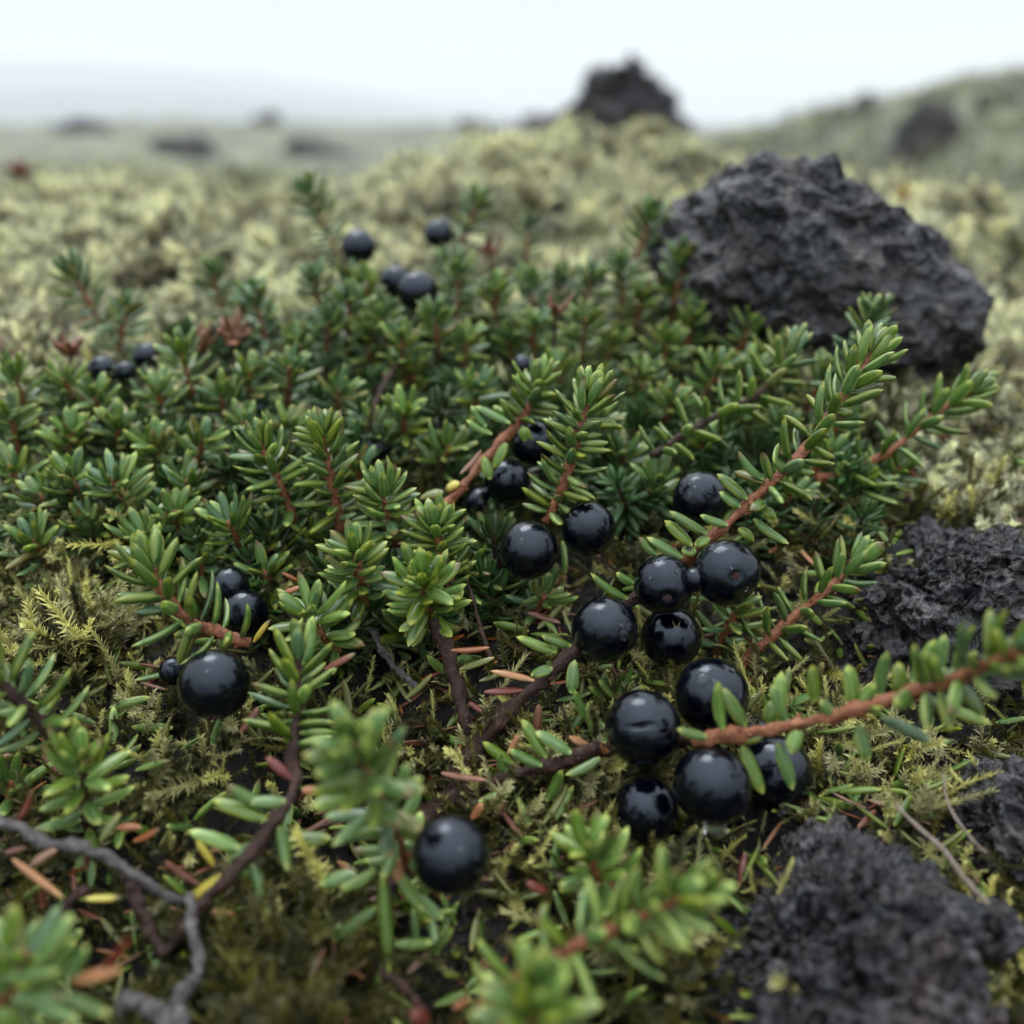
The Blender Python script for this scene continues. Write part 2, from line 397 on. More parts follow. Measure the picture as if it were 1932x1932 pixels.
PAL = dict(
    hero=[('green', .68), ('fresh', .22), ('blue', .08), ('olive', .02)],
    mid=[('green', .62), ('fresh', .12), ('blue', .2), ('olive', .06)],
    back=[('green', .4), ('blue', .55), ('olive', .05)],
    bright=[('fresh', .55), ('green', .45)],
    rusty=[('brown', .5), ('red', .35), ('orange', .15)],
)
def empty(name, loc):
    o = bpy.data.objects.new(name, None); o.empty_display_size = .2; C.objects.link(o); o.location = loc; return o
def leaf_specs(P, n, s0, llen, wid, tipclose=1.0, spread=80, base_e=100, seed=0, tipdens=.55):
    """base point, direction, up vector, length, width of n leaves up a stem"""
    T, A, B = frames(P); rr = random.Random(seed); res = []
    n = int(n); m = len(P)-1; ph = rr.random()*6.28
    for i in range(n):
        q = (i+.5)/n; q = s0+(1-s0)*(1-(1-q)**(1+tipdens))
        q = min(.995, max(0, q+rr.uniform(-.01, .01)))
        k = q*m; i0 = int(k); fr = k-i0; i1 = min(i0+1, m)
        c = P[i0]*(1-fr)+P[i1]*fr; tt = T[i0]; aa = A[i0]; bb = B[i0]
        ph += 2.39996+rr.uniform(-.35, .35)
        rel = (q-s0)/(1-s0+1e-6)
        e = base_e+(spread-base_e)*min(1, rel*1.5) if rel < .66 else spread+(14-spread)*((rel-.66)/.34)**1.5*tipclose
        e = R(e+rr.uniform(-13, 13))
        rad = aa*math.cos(ph)+bb*math.sin(ph)
        d = tt*math.cos(e)+rad*math.sin(e); d = d+np.array([0, 0, .12]); 
        l = llen*(1-.30*max(0, (rel-.84)/.16))*rr.uniform(.8, 1.12)*(.8+.2*min(1, rel*4))
        res.append((c+rad*wid*.35, d, tt, l, wid*rr.uniform(.88, 1.12)))
    return res
SPRIGS = []
def sprig(label, pts, n=34, s0=.1, llen=.40, r=(.055, .035), pal='hero', stem='stem', wid=None, explicit=(), tipclose=1., spread=78, base_e=100, tipdens=.55, group='crowberry sprigs', drops=0, wob=.02, cat='sprig', drop_if=None, name='crowberry_sprig'):
    sd_ = len(SPRIGS)+5; random.seed(sd_*13)
    Ln = sum((Vector(pts[i+1])-Vector(pts[i])).length for i in range(len(pts)-1))
    ns = int(max(14, min(70, Ln/.07)))
    P = catmull(pts, ns)
    P = P+np.stack([vnoise(P*2.2+sd_, a) for a in (1, 2, 3)], -1)*wob*np.linspace(0, 1, ns)[:, None]
    root = empty(name, Vector(P[0])); tag(root, label, cat, group)
    rad = np.linspace(r[0], r[1], ns)*1.18*(1+.28*vnoise(P*8, 4))
    rad[-1] *= .6
    v, f = tube_vf(P, rad, 12, .9, sd_, 11)
    rn = random.Random(sd_); Tn, An, Bn = frames(P)                # leaf cushions and bark flakes
    for k_ in range(int(ns*1.1)):
        i_ = rn.randrange(1, ns-1); a_ = rn.uniform(0, 6.28); rd_ = An[i_]*math.cos(a_)+Bn[i_]*math.sin(a_); R_ = rad[i_]
        c0 = P[i_]+rd_*R_*.7; q_ = np.array([c0, c0+Tn[i_]*R_*rn.uniform(.5, 1.3)+rd_*R_*rn.uniform(.3, .75)])
        v2, f2 = tube_vf(np.vstack([q_[0], q_.mean(0)+rd_*R_*.15, q_[1]]), np.array([.42, .36, .10])*R_*rn.uniform(.6, 1.1), 5)
        f += [tuple(z_+len(v) for z_ in g_) for g_ in f2]; v = np.vstack([v, v2])
    st = link(bpy.data.objects.new('stem', mesh('stem', v-P[0], f, M[stem])), root)
    wid = wid or LEAF_W
    for (c, d, up, l, w) in leaf_specs(P, n, s0, llen, wid, tipclose, spread, base_e, sd_, tipdens):
        if drop_if and drop_if(c): continue
        add_leaf(root, c, d, up, l, w, pick_kind(PAL[pal]))
    for e_ in explicit:
        b, tp = Vector(e_[0]), Vector(e_[1]); k_ = e_[2] if len(e_) > 2 else pick_kind(PAL[pal]); w = e_[3] if len(e_) > 3 else wid
        add_leaf(root, b, tp-b, Vector((0, -.5, 1)), (tp-b).length, w, k_)
    if drops:
        ch = [o for o in root.children if o.name.startswith('leaf')]
        for o in random.sample(ch, min(drops, len(ch))):
            p_ = o.location+o.rotation_quaternion @ Vector((0, o.scale[1]*random.uniform(.1, .6), o.scale[0]*.32))
            water(root, p_, random.uniform(.018, .034))
    SPRIGS.append(root); return root
def ico(sub):
    import bmesh
    b = bmesh.new(); bmesh.ops.create_icosphere(b, subdivisions=sub, radius=1)
    v = np.array([x.co[:] for x in b.verts]); f = [tuple(y.index for y in x.verts) for x in b.faces]; b.free(); return v, f
ico2 = ico(2); DROP = mesh('water_drop', ico2[0], ico2[1], M['water'])
def water(root, loc, r, flat=1., q=None):
    o = bpy.data.objects.new('water_drop', DROP); C.objects.link(o); o.parent = root; o.location = loc
    o.scale = (r, r, r*flat)
    if q: o.rotation_mode = 'QUATERNION'; o.rotation_quaternion = q
    return o

# ------------------------------------------------------------------ ground
ys = np.concatenate([[-60000, -9000, -1500, -300, -80, -30, -12, -5, 0, 2], 3.5*1.0135**np.arange(0, 560), [9000, 14000, 25000, 60000]])
u = np.concatenate([[-14, -6, -3, -1.8, -1.2], np.linspace(-.85, .85, 300), [1.2, 1.8, 3, 6, 14]])
Wd = np.maximum(np.abs(ys), 9)
X = u[None, :]*Wd[:, None]; Yg = np.repeat(ys[:, None], len(u), 1)
Zg = H(X, Yg)
gv = np.stack([X, Yg, Zg], -1).reshape(-1, 3); nu = len(u)
ii = (np.arange(len(ys)-1)[:, None]*nu+np.arange(nu-1)[None, :]).reshape(-1)
gf = np.stack([ii, ii+1, ii+nu+1, ii+nu], -1)
ground = link(bpy.data.objects.new('ground', mesh('ground', gv, gf, M['ground']))); tag(ground, kind='structure')

# misty mountains, far away
def mountain(y0, z0, zs, x0, x1, depth, seed, m):
    xs = np.linspace(x0, x1, 120); yy = np.linspace(0, 1, 24); XX, YY = np.meshgrid(xs, yy)
    prof = np.sin(np.pi*YY)**.8
    env = np.interp(XX, [a for a, _ in zs], [b for _, b in zs])
    Z = z0+prof*env*(1+.10*fbm(np.stack([XX/2500, YY*3, XX*0+seed], -1), 4, seed))
    v = np.stack([XX, y0+YY*depth, Z], -1).reshape(-1, 3); k = 120
    i = (np.arange(23)[:, None]*k+np.arange(k-1)[None, :]).reshape(-1)
    o = link(bpy.data.objects.new('mountain', mesh('mountain', v, np.stack([i, i+1, i+k+1, i+k], -1), m))); tag(o, kind='structure')
m, t, p = mat('mountain_slope'); geo = N(t, 'ShaderNodeNewGeometry').outputs['Position']
t.links.new(cramp(t, noise(t, geo, .0006, 6), [(.35, (.05, .07, .09)), (.65, (.10, .13, .15))]), p.inputs['Base Color']); p.inputs['Roughness'].default_value = .9
mountain(24000, -400, [(-26000, 1350), (-9000, 1150), (-5200, 800), (-1500, 420), (2500, 330), (9000, 300)], -26000, 9000, 9000, 1, m)
mountain(36000, -400, [(-34000, 2400), (-15000, 2300), (-9000, 1900), (-3000, 1000), (3000, 500), (9000, 300)], -34000, 9000, 9000, 2, m)

# ------------------------------------------------------------------ lava rocks
def rock(label, outline, d, thick, sub=6, m='lava', amp=.10, pits=.035, fr=1.4, seed=1, name='lava_rock', push=0, big=.8, pit_f=5., group='lava rocks', blocky=.75, shrink=1., shift=(0, 0), rid=.9):
    O = np.array(outline, float); c = O.mean(0); O = c+(O-c)*shrink+np.array(shift); c = O.mean(0)
    if d > 100:                                     # far rocks stand on the terrain
        g_ = G(c[0], max(O[:, 1].max()-8, 238 if c[0] < 1300 else 0), 0, 62); d = g_.y*cP-g_.z*sP; thick = 60*d/FPX
    cen = V(c[0], c[1], d+thick*.5+push)
    sc = (d+thick*.3)/FPX
    v, f = ico(sub)
    # local: x right, y up, z toward the camera
    ang = np.arctan2(v[:, 1], v[:, 0])
    po = (O-c)*np.array([1, -1])*sc; pa = np.arctan2(po[:, 1], po[:, 0]); pr = np.hypot(po[:, 0], po[:, 1])
    o_ = np.argsort(pa); pa, pr = pa[o_], pr[o_]
    rr = np.interp(ang, np.concatenate([pa-2*np.pi, pa, pa+2*np.pi]), np.tile(pr, 3))
    rho = np.sqrt(np.maximum(0, 1-v[:, 2]**2))**blocky
    mr = pr.mean()
    rr = rr*(1-.0*rho)
    q = np.stack([np.cos(ang)*rho*rr, np.sin(ang)*rho*rr, v[:, 2]*thick*.5], -1)
    nrm = q/np.array([mr, mr, thick*.5])**2; nrm /= np.linalg.norm(nrm, axis=1)[:, None]+1e-9
    s = fr/mr
    wp = q+.25*mr*np.stack([vnoise(q*s*1.6+k_, seed+60) for k_ in (3, 9, 15)], -1)
    cell = .55-worley(wp*s*1.25+seed*3, seed+9)
    disp = amp*mr*(2.6*cell+1.0*(.5-worley(wp*s*3.1+seed, seed+5))+big*1.3*fbm(wp*s+seed*9.1, 3, seed)+rid*fbm(wp*s*2.2+seed, 5, seed+20, .5, True)-.45)
    w1 = worley(q*s*pit_f+seed, seed); w2 = worley(q*s*pit_f*2.3+seed, seed+3)
    disp -= pits*mr*(1.3*np.clip(1-(w1/.62)**2, 0, 1)**.8+.6*np.clip(1-(w2/.55)**2, 0, 1))
    disp += amp*mr*.20*fbm(q*s*11, 4, seed+40, .6)
    q = q+nrm*disp[:, None]
    Rm = np.array([[1, 0, 0], [0, sP, cP], [0, -cP, sP]])         # right, up, -forward
    Rm = np.stack([[1, 0, 0], [0, sP, cP], [0, -cP, sP]])
    w = q @ Rm
    if d > 100: cen.z -= .22*np.ptp(w[:, 2])/2
    o = link(bpy.data.objects.new(name, mesh(name, w, f, M[m]))); o.location = cen
    tag(o, label, 'rock', group); return o
rock('large dark vesicular lava boulder behind the sprigs, biggest in the picture',
     [(1235, 470), (1262, 400), (1320, 352), (1400, 300), (1480, 285), (1545, 297), (1590, 350), (1680, 400), (1760, 440), (1812, 490), (1850, 560), (1868, 640), (1850, 730), (1740, 800), (1560, 800), (1380, 760), (1270, 620)], 15.8, 5.0, 7, 'lava', .13, .05, 1.3, 3, blocky=.65, shrink=.93, shift=(-34, 10))
rock('rough dark lava rock at the right edge beside the small sprig',
     [(1530, 1230), (1575, 1130), (1630, 1060), (1700, 1010), (1790, 975), (1900, 1000), (2020, 1030), (2120, 1150), (2120, 1400), (1900, 1480), (1650, 1440), (1540, 1330)], 11.9, 3.0, 8, 'lava_fine', .10, .07, 1.8, 5, pit_f=4, blocky=.5, rid=.4)
rock('pitted black lava rock in the lower right corner',
     [(1330, 1830), (1400, 1730), (1480, 1650), (1560, 1560), (1680, 1575), (1780, 1640), (1805, 1760), (1830, 1900), (1850, 2080), (1600, 2180), (1330, 2120), (1290, 1960)], 8.3, 2.8, 8, 'lava_fine', .085, .085, fr=1.9, seed=8, pit_f=4.2, blocky=.45, rid=.35)
rock('small grey lava pebble right of the pitted black rock',
     [(1825, 1745), (1850, 1710), (1890, 1705), (1925, 1740), (1920, 1790), (1880, 1815), (1840, 1795)], 9.0, .45, 5, 'lava_fine', .16, .06, 2, 11, pit_f=4)
rock('dark flat lava slab at the right edge under the yellow moss',
     [(1800, 1500), (1860, 1440), (1960, 1430), (2060, 1500), (2060, 1680), (1950, 1700), (1850, 1640)], 10.0, 1.6, 6, 'lava_fine', .13, .05, 2, 13, pit_f=6)
rock('jagged lava pinnacle on the skyline behind the central moss mound',
     [(1020, 240), (1075, 212), (1102, 190), (1108, 150), (1130, 133), (1168, 146), (1180, 126), (1203, 118), (1216, 155), (1250, 172), (1275, 205), (1300, 245), (1300, 380), (1150, 400), (1020, 370)], 85, 7, 6, 'lava_far', .13, .03, 2.4, 17)
rock('dark lava outcrop on the green slope at the upper right',
     [(1650, 285), (1690, 245), (1718, 200), (1735, 178), (1790, 180), (1815, 225), (1800, 262), (1770, 300), (1700, 318)], 150, 14, 5, 'lava_far', .14, .03, 2.2, 19)
for i, (ol, dd, lb) in enumerate([
    ([(285, 262), (318, 250), (352, 252), (395, 262), (405, 284), (372, 292), (350, 305), (318, 284)], 700, 'blurred dark boulder on the far plain, left of the tall back sprig'),
    ([(528, 268), (560, 256), (590, 262), (612, 272), (650, 276), (680, 292), (655, 304), (600, 302), (570, 286)], 650, 'wide blurred dark boulder on the far plain above the tall back sprig'),
    ([(455, 232), (490, 222), (535, 228), (560, 240), (470, 246)], 1500, 'small dark knob just under the left skyline'),
    ([(95, 242), (130, 230), (160, 226), (198, 236), (205, 256), (150, 258)], 1300, 'low dark outcrop near the far left skyline'),
    ([(860, 235), (895, 225), (925, 236), (920, 252), (870, 252)], 900, 'small dark rock on the skyline left of the central mound'),
    ([(935, 245), (985, 232), (1050, 225), (1040, 262), (950, 265)], 140, 'low dark lava rock at the left foot of the pinnacle'),
    ([(1560, 205), (1600, 190), (1660, 198), (1680, 222), (1590, 228)], 420, 'blurred grey outcrop on the crest of the right hill'),
    ([(1835, 195), (1880, 182), (1930, 190), (1920, 208), (1850, 210)], 420, 'faint grey outcrop near the right end of the hill crest'),
    ([(-20, 500), (10, 485), (40, 497), (30, 520), (-15, 522)], 26, 'small dark stone in pale moss at the left edge')]):
    rock(lb, ol, dd, (dd/FPX)*60, 5, 'lava_far' if dd > 100 else 'lava', .26, .02, 1.4, 30+i, group='dark rocks on the plain' if dd > 100 else 'lava rocks')

# ------------------------------------------------------------------ berries
bv, bf = ico(5)
th = np.arccos(np.clip(bv[:, 2], -1, 1))
def berry_mesh(seed, dimple=.10, lump=.03):
    r = 1-dimple*np.exp(-(th/.16)**2)+.018*np.exp(-((th-.36)/.14)**2)
    r = r*(1+lump*fbm(bv*1.3+seed*5, 2, seed))
    v = bv*r[:, None]; v[:, 2] *= .955
    return mesh('berry', v, bf, M['berry'])
BM = [berry_mesh(1), berry_mesh(2, .05), berry_mesh(3, .16, .02)]
# shrivelled berry with a slit
r_ = 1-.20*np.exp(-(bv[:, 0]/.26)**2-((bv[:, 1]-.05*np.sin(bv[:, 0]*6))/.05)**2)*(bv[:, 2] > 0)
bvs = bv*(r_*(1+.02*fbm(bv*1.5, 2, 9)))[:, None]; BM.append(mesh('berry', bvs, bf, M['berry']))
def scar_mesh():
    v = [(0, 0, .03)]; f = []
    for i in range(16):
        a = i/16*2*math.pi; r = .13 if i % 2 else .075
        v.append((r*math.cos(a), r*math.sin(a), .045 if i % 2 else .01))
    for i in range(16): f.append((0, 1+i, 1+(i+1) % 16))
    n = len(v); v += [(x, y, z-.06) for x, y, z in v]
    for i in range(16): a, b = 1+i, 1+(i+1) % 16; f.append((a, n+a, n+b, b))
    return mesh('calyx_scar', v, f, M['scar'], False)
SCAR = scar_mesh()
def berry(px, py, rp, d, label, face=None, variant=1, scar=False, drops=(), group='crowberries'):
    random.seed(int(px*7+py))
    r = rp*d/FPX*(1+0*d)
    c = V(px, py, d)
    root = bpy.data.objects.new('crowberry', BM[variant]); C.objects.link(root); root.location = c; root.scale = (r, r, r)
    tag(root, label, 'berry', group)
    if face is None: dr = Vector((random.uniform(-1, 1), random.uniform(-.2, 1), random.uniform(-1, .2)))
    else: dr = Vector((face[0], -.85*1.0, face[1]))
    root.rotation_mode = 'QUATERNION'
    q = dr.normalized().to_track_quat('Z', 'Y'); root.rotation_quaternion = q
    if scar:
        s = link(bpy.data.objects.new('calyx_scar', SCAR), root); s.location = (0, 0, .90); s.scale = (1.3, 1.1, 1.6)
    qi = q.inverted()
    for (dx, dy, s) in drops:                       # offset from the centre in berry radii, as seen, and size
        dz = math.sqrt(max(0, 1-dx*dx-dy*dy))
        n = Vector((dx, -dz*cP+dy*sP, dy*cP+dz*sP)).normalized()
        n = Vector((dx, dy*sP-dz*cP, dy*cP+dz*sP)).normalized()
        ln = qi @ n; water(root, ln*.99, s*1.35, .6, ln.to_track_quat('Z', 'Y'))
    return root
D = 11.7
berry(1322, 940, 53, 12.6, 'wet berry behind the bare brown stem of the tall right sprig', drops=[(-.55, .05, .12), (-.35, .35, .07), (-.5, .5, .05), (.5, .25, .06), (.15, -.75, .09)])
berry(1370, 1080, 63.5, 11.5, 'round berry right of the scarred one, just under the tall right sprig stem', (.1, .25), 1, True, [(.45, -.45, .05), (-.05, .2, .04), (.6, .6, .03)])
berry(1252, 1103, 57, 11.6, 'berry with a raised scar facing out, touching the tiny undeveloped berry', (.0, -.05), 0, True, [(-.55, .25, .06), (.35, .45, .06)])
berry(1312, 1093, 24, 11.45, 'tiny undeveloped berry squeezed between two large berries', (.5, .3), 2)
berry(1141, 1188, 63.5, 11.3, 'berry with a long running drop, leftmost of the central hanging cluster', None, 0, False, [(.48, -.05, .13), (.42, .2, .07), (-.12, .62, .05), (-.55, .4, .03), (.62, .35, .05)])
berry(1266, 1203, 59, 12.0, 'dark berry tucked under the scarred berry in the central cluster', None, 1, False, [(.6, .4, .06), (-.3, .2, .02)])
berry(1343, 1312, 71, 11.0, 'large berry with a big drop on top, behind two upright leaves', None, 0, False, [(-.38, .55, .14), (-.1, .5, .07), (.45, .75, .07), (.6, .2, .03)])
berry(1213, 1373, 71, 10.4, 'matt berry with a small slit, at the front left of the lower cluster', (-.15, .55), 3)
berry(1343, 1482, 76, 10.0, 'biggest berry hanging below the reddish stem with a clear drop under it', (-.1, -.8), 0, False, [(.62, .02, .10), (.55, .3, .06), (.4, .5, .05), (.7, -.2, .07)])
berry(1462, 1456, 70, 10.9, 'berry behind two drooping leaves at the right of the lower cluster', None, 1)
berry(1220, 1528, 64, 10.5, 'shaded lowest berry of the lower cluster, near the moss', None, 2)
berry(1110, 998, 52.5, 12.3, 'wet berry at the foot of the bushy central sprig, right of its twin', None, 0, False, [(.45, .15, .05), (.25, .65, .06), (.5, .35, .04), (.2, -.1, .03)])
berry(998, 1038, 56, 12.1, 'round berry at the foot of the bushy central sprig, left of its twin', None, 0, False, [(-.25, .32, .09), (-.4, -.6, .04)])
berry(404, 1291, 68, 10.6, 'single round berry hanging over yellow moss on the left', (.05, -.9), 0, True, [(.05, .45, .08), (.2, .55, .04)])
berry(462, 1156, 45, 12.2, 'blurred berry behind the forked leaves of the left sprig', None, 0)
berry(434, 1106, 38, 12.3, 'smaller blurred berry peeping out above another on the left', None, 1)
berry(326, 1266, 27, 11.7, 'shadowed berry half hidden in moss beside the lone left berry', None, 2)
berry(850, 1613, 74, 8.9, 'lone large berry in the lower middle beside the blurred front sprig', None, 0, False, [(.72, -.25, .09), (.3, .45, .03)])
berry(676, 466, 34, 19.0, 'blurred berry beside the tall back sprig at the far left of the back berries')
berry(788, 550, 39, 16.7, 'front berry of the touching blurred pair at the back')
berry(746, 531, 30, 17.3, 'left berry of the touching blurred pair at the back')
berry(828, 442, 28, 19.4, 'blurred berry with a bright wet top below the upright back sprig', drops=[(.3, .6, .3)])
berry(194, 697, 27, 15.9, 'blurred dark berry at the left, in reddish old leaves')
berry(237, 702, 22, 15.7, 'small bluish blurred berry at the left, touching a darker one')
berry(276, 673, 27, 16.5, 'dark berry below a leaf tip at the far left of the mat')
berry(486, 772, 28, 15.3, 'dark berry in the gap between sprigs, left of centre')
berry(708, 846, 36, 14.5, 'dull purple berry in deep shade near the middle of the mat', None, 2)
berry(1005, 836, 44, 14.0, 'berry hidden in shade left of the bushy central sprig')
berry(958, 908, 44, 13.6, 'lower shaded berry left of the bushy central sprig')
berry(905, 948, 30, 13.9, 'small very dark berry at the left end of the shaded group')
berry(985, 690, 22, 16.1, 'tiny blurred berry glinting between the mid sprigs')
berry(1425, 1385, 34, 11.4, 'sliver of a berry showing behind the reddish stem')

# ------------------------------------------------------------------ zoom helpers: picture coordinates of enlarged views
def ZA(x, y): return ((1150+x/3.864)*.94336, (900+y/3.864)*.94336)
def ZB(x, y): return ((1150+x/3.864)*.94336, (1300+y/3.864)*.94336)
def ZC(x, y): return ((1248+x/2.415)*.94336, (1250+y/2.415)*.94336)
def ZD(x, y): return ((600+x/2.415)*.94336, (1250+y/2.415)*.94336)
def ZE(x, y): return ((x/2.415)*.94336, (1250+y/2.415)*.94336)
def ZF(x, y): return ((x/4.3125)*.94336, (1600+y/4.3125)*.94336)
def EL(Z, d, rows, dt=0.0):
    o = []
    for r in rows:
        bx, by = Z(r[0], r[1]); tx, ty = Z(r[2], r[3]); k = r[4] if len(r) > 4 else None; dd = r[5] if len(r) > 5 else dt
        b = V(bx, by, d); t_ = V(tx, ty, d+dd)
        o.append((b, t_, k or random.choice(['green', 'green', 'fresh']), LEAF_W*(.68 if k in ('red', 'orange', 'brown') else 1.0)))
    return o
def VP(rows): return [V(*r) for r in rows]

# ------------------------------------------------------------------ large sprigs, traced one by one
sprig('long sprig rising to the right above the central berries, sharpest tip in the picture',
      VP([(1262, 1105, 11.9), (1305, 1052, 11.8), (1350, 1008, 11.75), (1430, 935, 11.7), (1500, 868, 11.7), (1560, 790, 11.75), (1610, 715, 11.8), (1655, 650, 11.85)]),
      46, .45, .43, (.055, .036), 'hero', explicit=EL(ZA, 11.65, [(1460, 230, 1200, 70), (1330, 380, 1090, 190), (1280, 440, 1100, 345), (1025, 650, 715, 495), (1180, 580, 950, 545), (905, 740, 685, 550),
      (1040, 690, 920, 710, 'fresh'), (935, 780, 825, 790, 'fresh'), (830, 830, 540, 695), (640, 810, 465, 705), (1470, 400, 1360, 440, None, -.15), (1620, 280, 1860, 410), (1380, 530, 1610, 755), (1440, 460, 1570, 510), (1260, 610, 1400, 690),
      (1640, 160, 1500, 110), (1460, 250, 1240, 140, 'olive', .2)]), drops=6, spread=62, base_e=85, tipdens=.35)
branch = lambda *a, **k: sprig(*a, **{**dict(n=0, stem='stem_dark', name='woody_branch', cat='branch', group='woody branches on the moss'), **k})
branch('thick brown branch running up from the lower middle into the berry cluster',
       VP([(790, 1530, 11.3), (850, 1470, 11.2), (900, 1410, 11.2), (930, 1375, 11.25), (1000, 1305, 11.4), (1080, 1235, 11.6), (1180, 1140, 11.9), (1262, 1105, 11.9)]), r=(.085, .055),
       explicit=EL(ZD, 11.3, [(1310, 100, 1160, 75), (1240, 130, 1040, 70), (1220, 210, 1110, 230), (1310, 330, 1330, 170), (1410, 470, 1290, 330), (1470, 490, 1370, 450), (1440, 580, 1380, 370)])+EL(ZA, 11.7, [(410, 1150, 85, 1020), (455, 1030, 300, 985)]))
branch('reddish brown branch forking right below the berries, with scattered loose leaves',
       VP([(760, 1560, 11.0), (830, 1520, 10.9), (920, 1480, 10.8), (1010, 1450, 10.7), (1100, 1425, 10.7), (1150, 1410, 10.8), (1240, 1400, 10.8), (1330, 1393, 10.4)]), r=(.07, .055),
       explicit=EL(ZD, 10.6, [(1190, 640, 1060, 460), (1310, 620, 1130, 520), (1170, 680, 1000, 620), (1030, 670, 870, 580), (1450, 640, 1310, 750), (1190, 850, 1290, 700), (1020, 790, 890, 880), (1490, 610, 1440, 600, 'orange'), (1000, 700, 930, 640)]))
branch('bare dark red stem dropping from the central rosette to the thick branch',
       VP([(815, 1170, 11.6), (838, 1215, 11.55), (858, 1275, 11.5), (872, 1330, 11.4), (882, 1385, 11.25)]), r=(.055, .06), stem='stem_dark')
branch('very dark knotty stem continuing below the fork toward the lone front berry',
       VP([(900, 1400, 11.2), (878, 1450, 11.1), (850, 1500, 11.0), (800, 1560, 10.6)]), r=(.09, .07), stem='stem_dark')
sprig('long reddish sprig crossing the lower berry cluster to the right edge, tip blurred',
      VP([(1310, 1398, 10.1), (1400, 1385, 9.9), (1500, 1368, 9.75), (1600, 1345, 9.6), (1700, 1312, 9.4), (1790, 1285, 9.1), (1880, 1252, 8.7), (1950, 1222, 8.4)]), 34, .60, .40, (.055, .042), 'hero',
      explicit=EL(ZB, 9.95, [(1150, 620, 1045, 230, 'fresh'), (1320, 590, 1110, 290), (1020, 670, 775, 650), (1250, 690, 1480, 640, None, -.1), (1740, 620, 1670, 800, 'fresh'), (1290, 740, 1455, 1110, 'fresh'), (1560, 720, 1700, 1090), (1640, 560, 1490, 270), (1560, 560, 1610, 170, 'fresh'), (1500, 570, 1530, 380)])
      +EL(ZC, 9.65, [(925, 370, 895, 190), (1030, 440, 930, 380), (1110, 390, 1075, 190), (1240, 350, 1240, 115), (1330, 340, 1340, 180), (1120, 390, 1220, 310), (1390, 290, 1500, 70), (1460, 310, 1495, 150), (1500, 280, 1540, 40),
      (1130, 480, 1180, 660), (840, 510, 810, 615, 'fresh'), (1240, 450, 1500, 560, 'blue'), (1480, 370, 1760, 480), (1180, 420, 1230, 380, None, -.25)]), spread=58, tipdens=.2)
sprig('small upright sprig with rusty stem in front of the right-hand rough rock',
      VP([(1392, 1258, 12.3), (1440, 1215, 12.3), (1480, 1180, 12.3), (1540, 1128, 12.35), (1590, 1085, 12.4), (1625, 1052, 12.4)]), 40, .12, .42, (.05, .034), 'hero', drops=2, spread=64, tipdens=.4)
sprig('far right sprig leaning right toward the dark boulder shade, slightly blurred',
      VP([(1540, 905, 13.9), (1600, 890, 13.9), (1680, 850, 13.9), (1740, 800, 13.9), (1790, 765, 13.9), (1840, 735, 13.9)]), 44, .1, .46, (.05, .034), 'hero', drops=3, spread=60)
sprig('bushy central sprig standing over the twin berries, seen side on with dense leaves',
      VP([(1030, 985, 12.4), (1052, 940, 12.35), (1072, 890, 12.3), (1085, 840, 12.25), (1100, 790, 12.2), (1118, 735, 12.2)]), 58, .06, .43, (.052, .036), 'hero', drops=6, spread=82, tipclose=.9, tipdens=.35)
branch('woody brown branch in shade running up to the sprig left of the central one',
      VP([(800, 990, 13.0), (860, 935, 13.2), (895, 890, 13.4), (950, 830, 13.6), (1000, 770, 13.7)]), r=(.05, .045), stem='stem', explicit=EL(lambda x, y: ((600+x/2.76)*.94336, (600+y/2.76)*.94336), 13.2,
      [(1000, 830, 905, 975, 'brown', 0), (880, 1010, 795, 1035, 'yellow'), (1060, 740, 910, 690), (1030, 700, 930, 600), (1140, 790, 1060, 920), (1050, 990, 1020, 860), (790, 1060, 660, 1080, 'olive'), (1160, 680, 960, 600), (1240, 700, 1235, 780, 'fresh')]))
sprig('blurred-tipped sprig just left of the central sprig, topped by a fan of leaves',
      VP([(950, 830, 13.6), (980, 795, 13.7), (1005, 755, 13.7), (1015, 715, 13.7)]), 34, .2, .42, (.045, .035), 'hero', drops=2)
sprig('spreading sprig at left whose leaves fork over two blurred berries',
      VP([(470, 1215, 11.2), (405, 1192, 11.1), (360, 1170, 11.05), (325, 1140, 11.0), (295, 1100, 11.0), (275, 1055, 11.0)]), 40, .04, .50, (.055, .036), 'hero', spread=72, drops=2, tipclose=.85, wid=.14)
sprig('upright sprig right of the lone left berry, on a dark knotted stem',
      VP([(550, 1450, 10.1), (553, 1400, 10.2), (558, 1350, 10.3), (560, 1290, 10.4), (568, 1225, 10.5)]), 30, .2, .42, (.05, .034), 'hero', stem='stem_dark', spread=66)
branch('dark purplish stem curving down left from the knotted sprig, with long loose leaves',
      VP([(552, 1440, 10.1), (555, 1490, 9.8), (520, 1550, 9.6), (470, 1610, 9.4), (420, 1665, 9.3), (350, 1740, 9.4), (290, 1810, 9.6)]), r=(.044, .038), stem='stem_dark',
      explicit=EL(ZE, 9.5, [(1290, 940, 1030, 830), (1160, 1080, 915, 980), (1380, 850, 1200, 870), (1250, 1060, 1095, 1140), (1350, 970, 1395, 1165), (1400, 1030, 1600, 1030), (1215, 1150, 1300, 1380), (1260, 870, 1090, 790),
      (1100, 1210, 895, 1320, 'yellow'), (1400, 740, 1290, 630, 'red'), (1460, 800, 1540, 800, 'orange'), (960, 1250, 790, 1160, 'brown')]))
sprig('big blurred rosette sprig in the lower middle pointing at the viewer',
      VP([(778, 1640, 9.9), (745, 1570, 9.4), (712, 1510, 8.95), (690, 1460, 8.55), (668, 1405, 8.2)]), 52, .05, .44, (.05, .034), 'hero', spread=80, tipclose=.75, wid=.135)
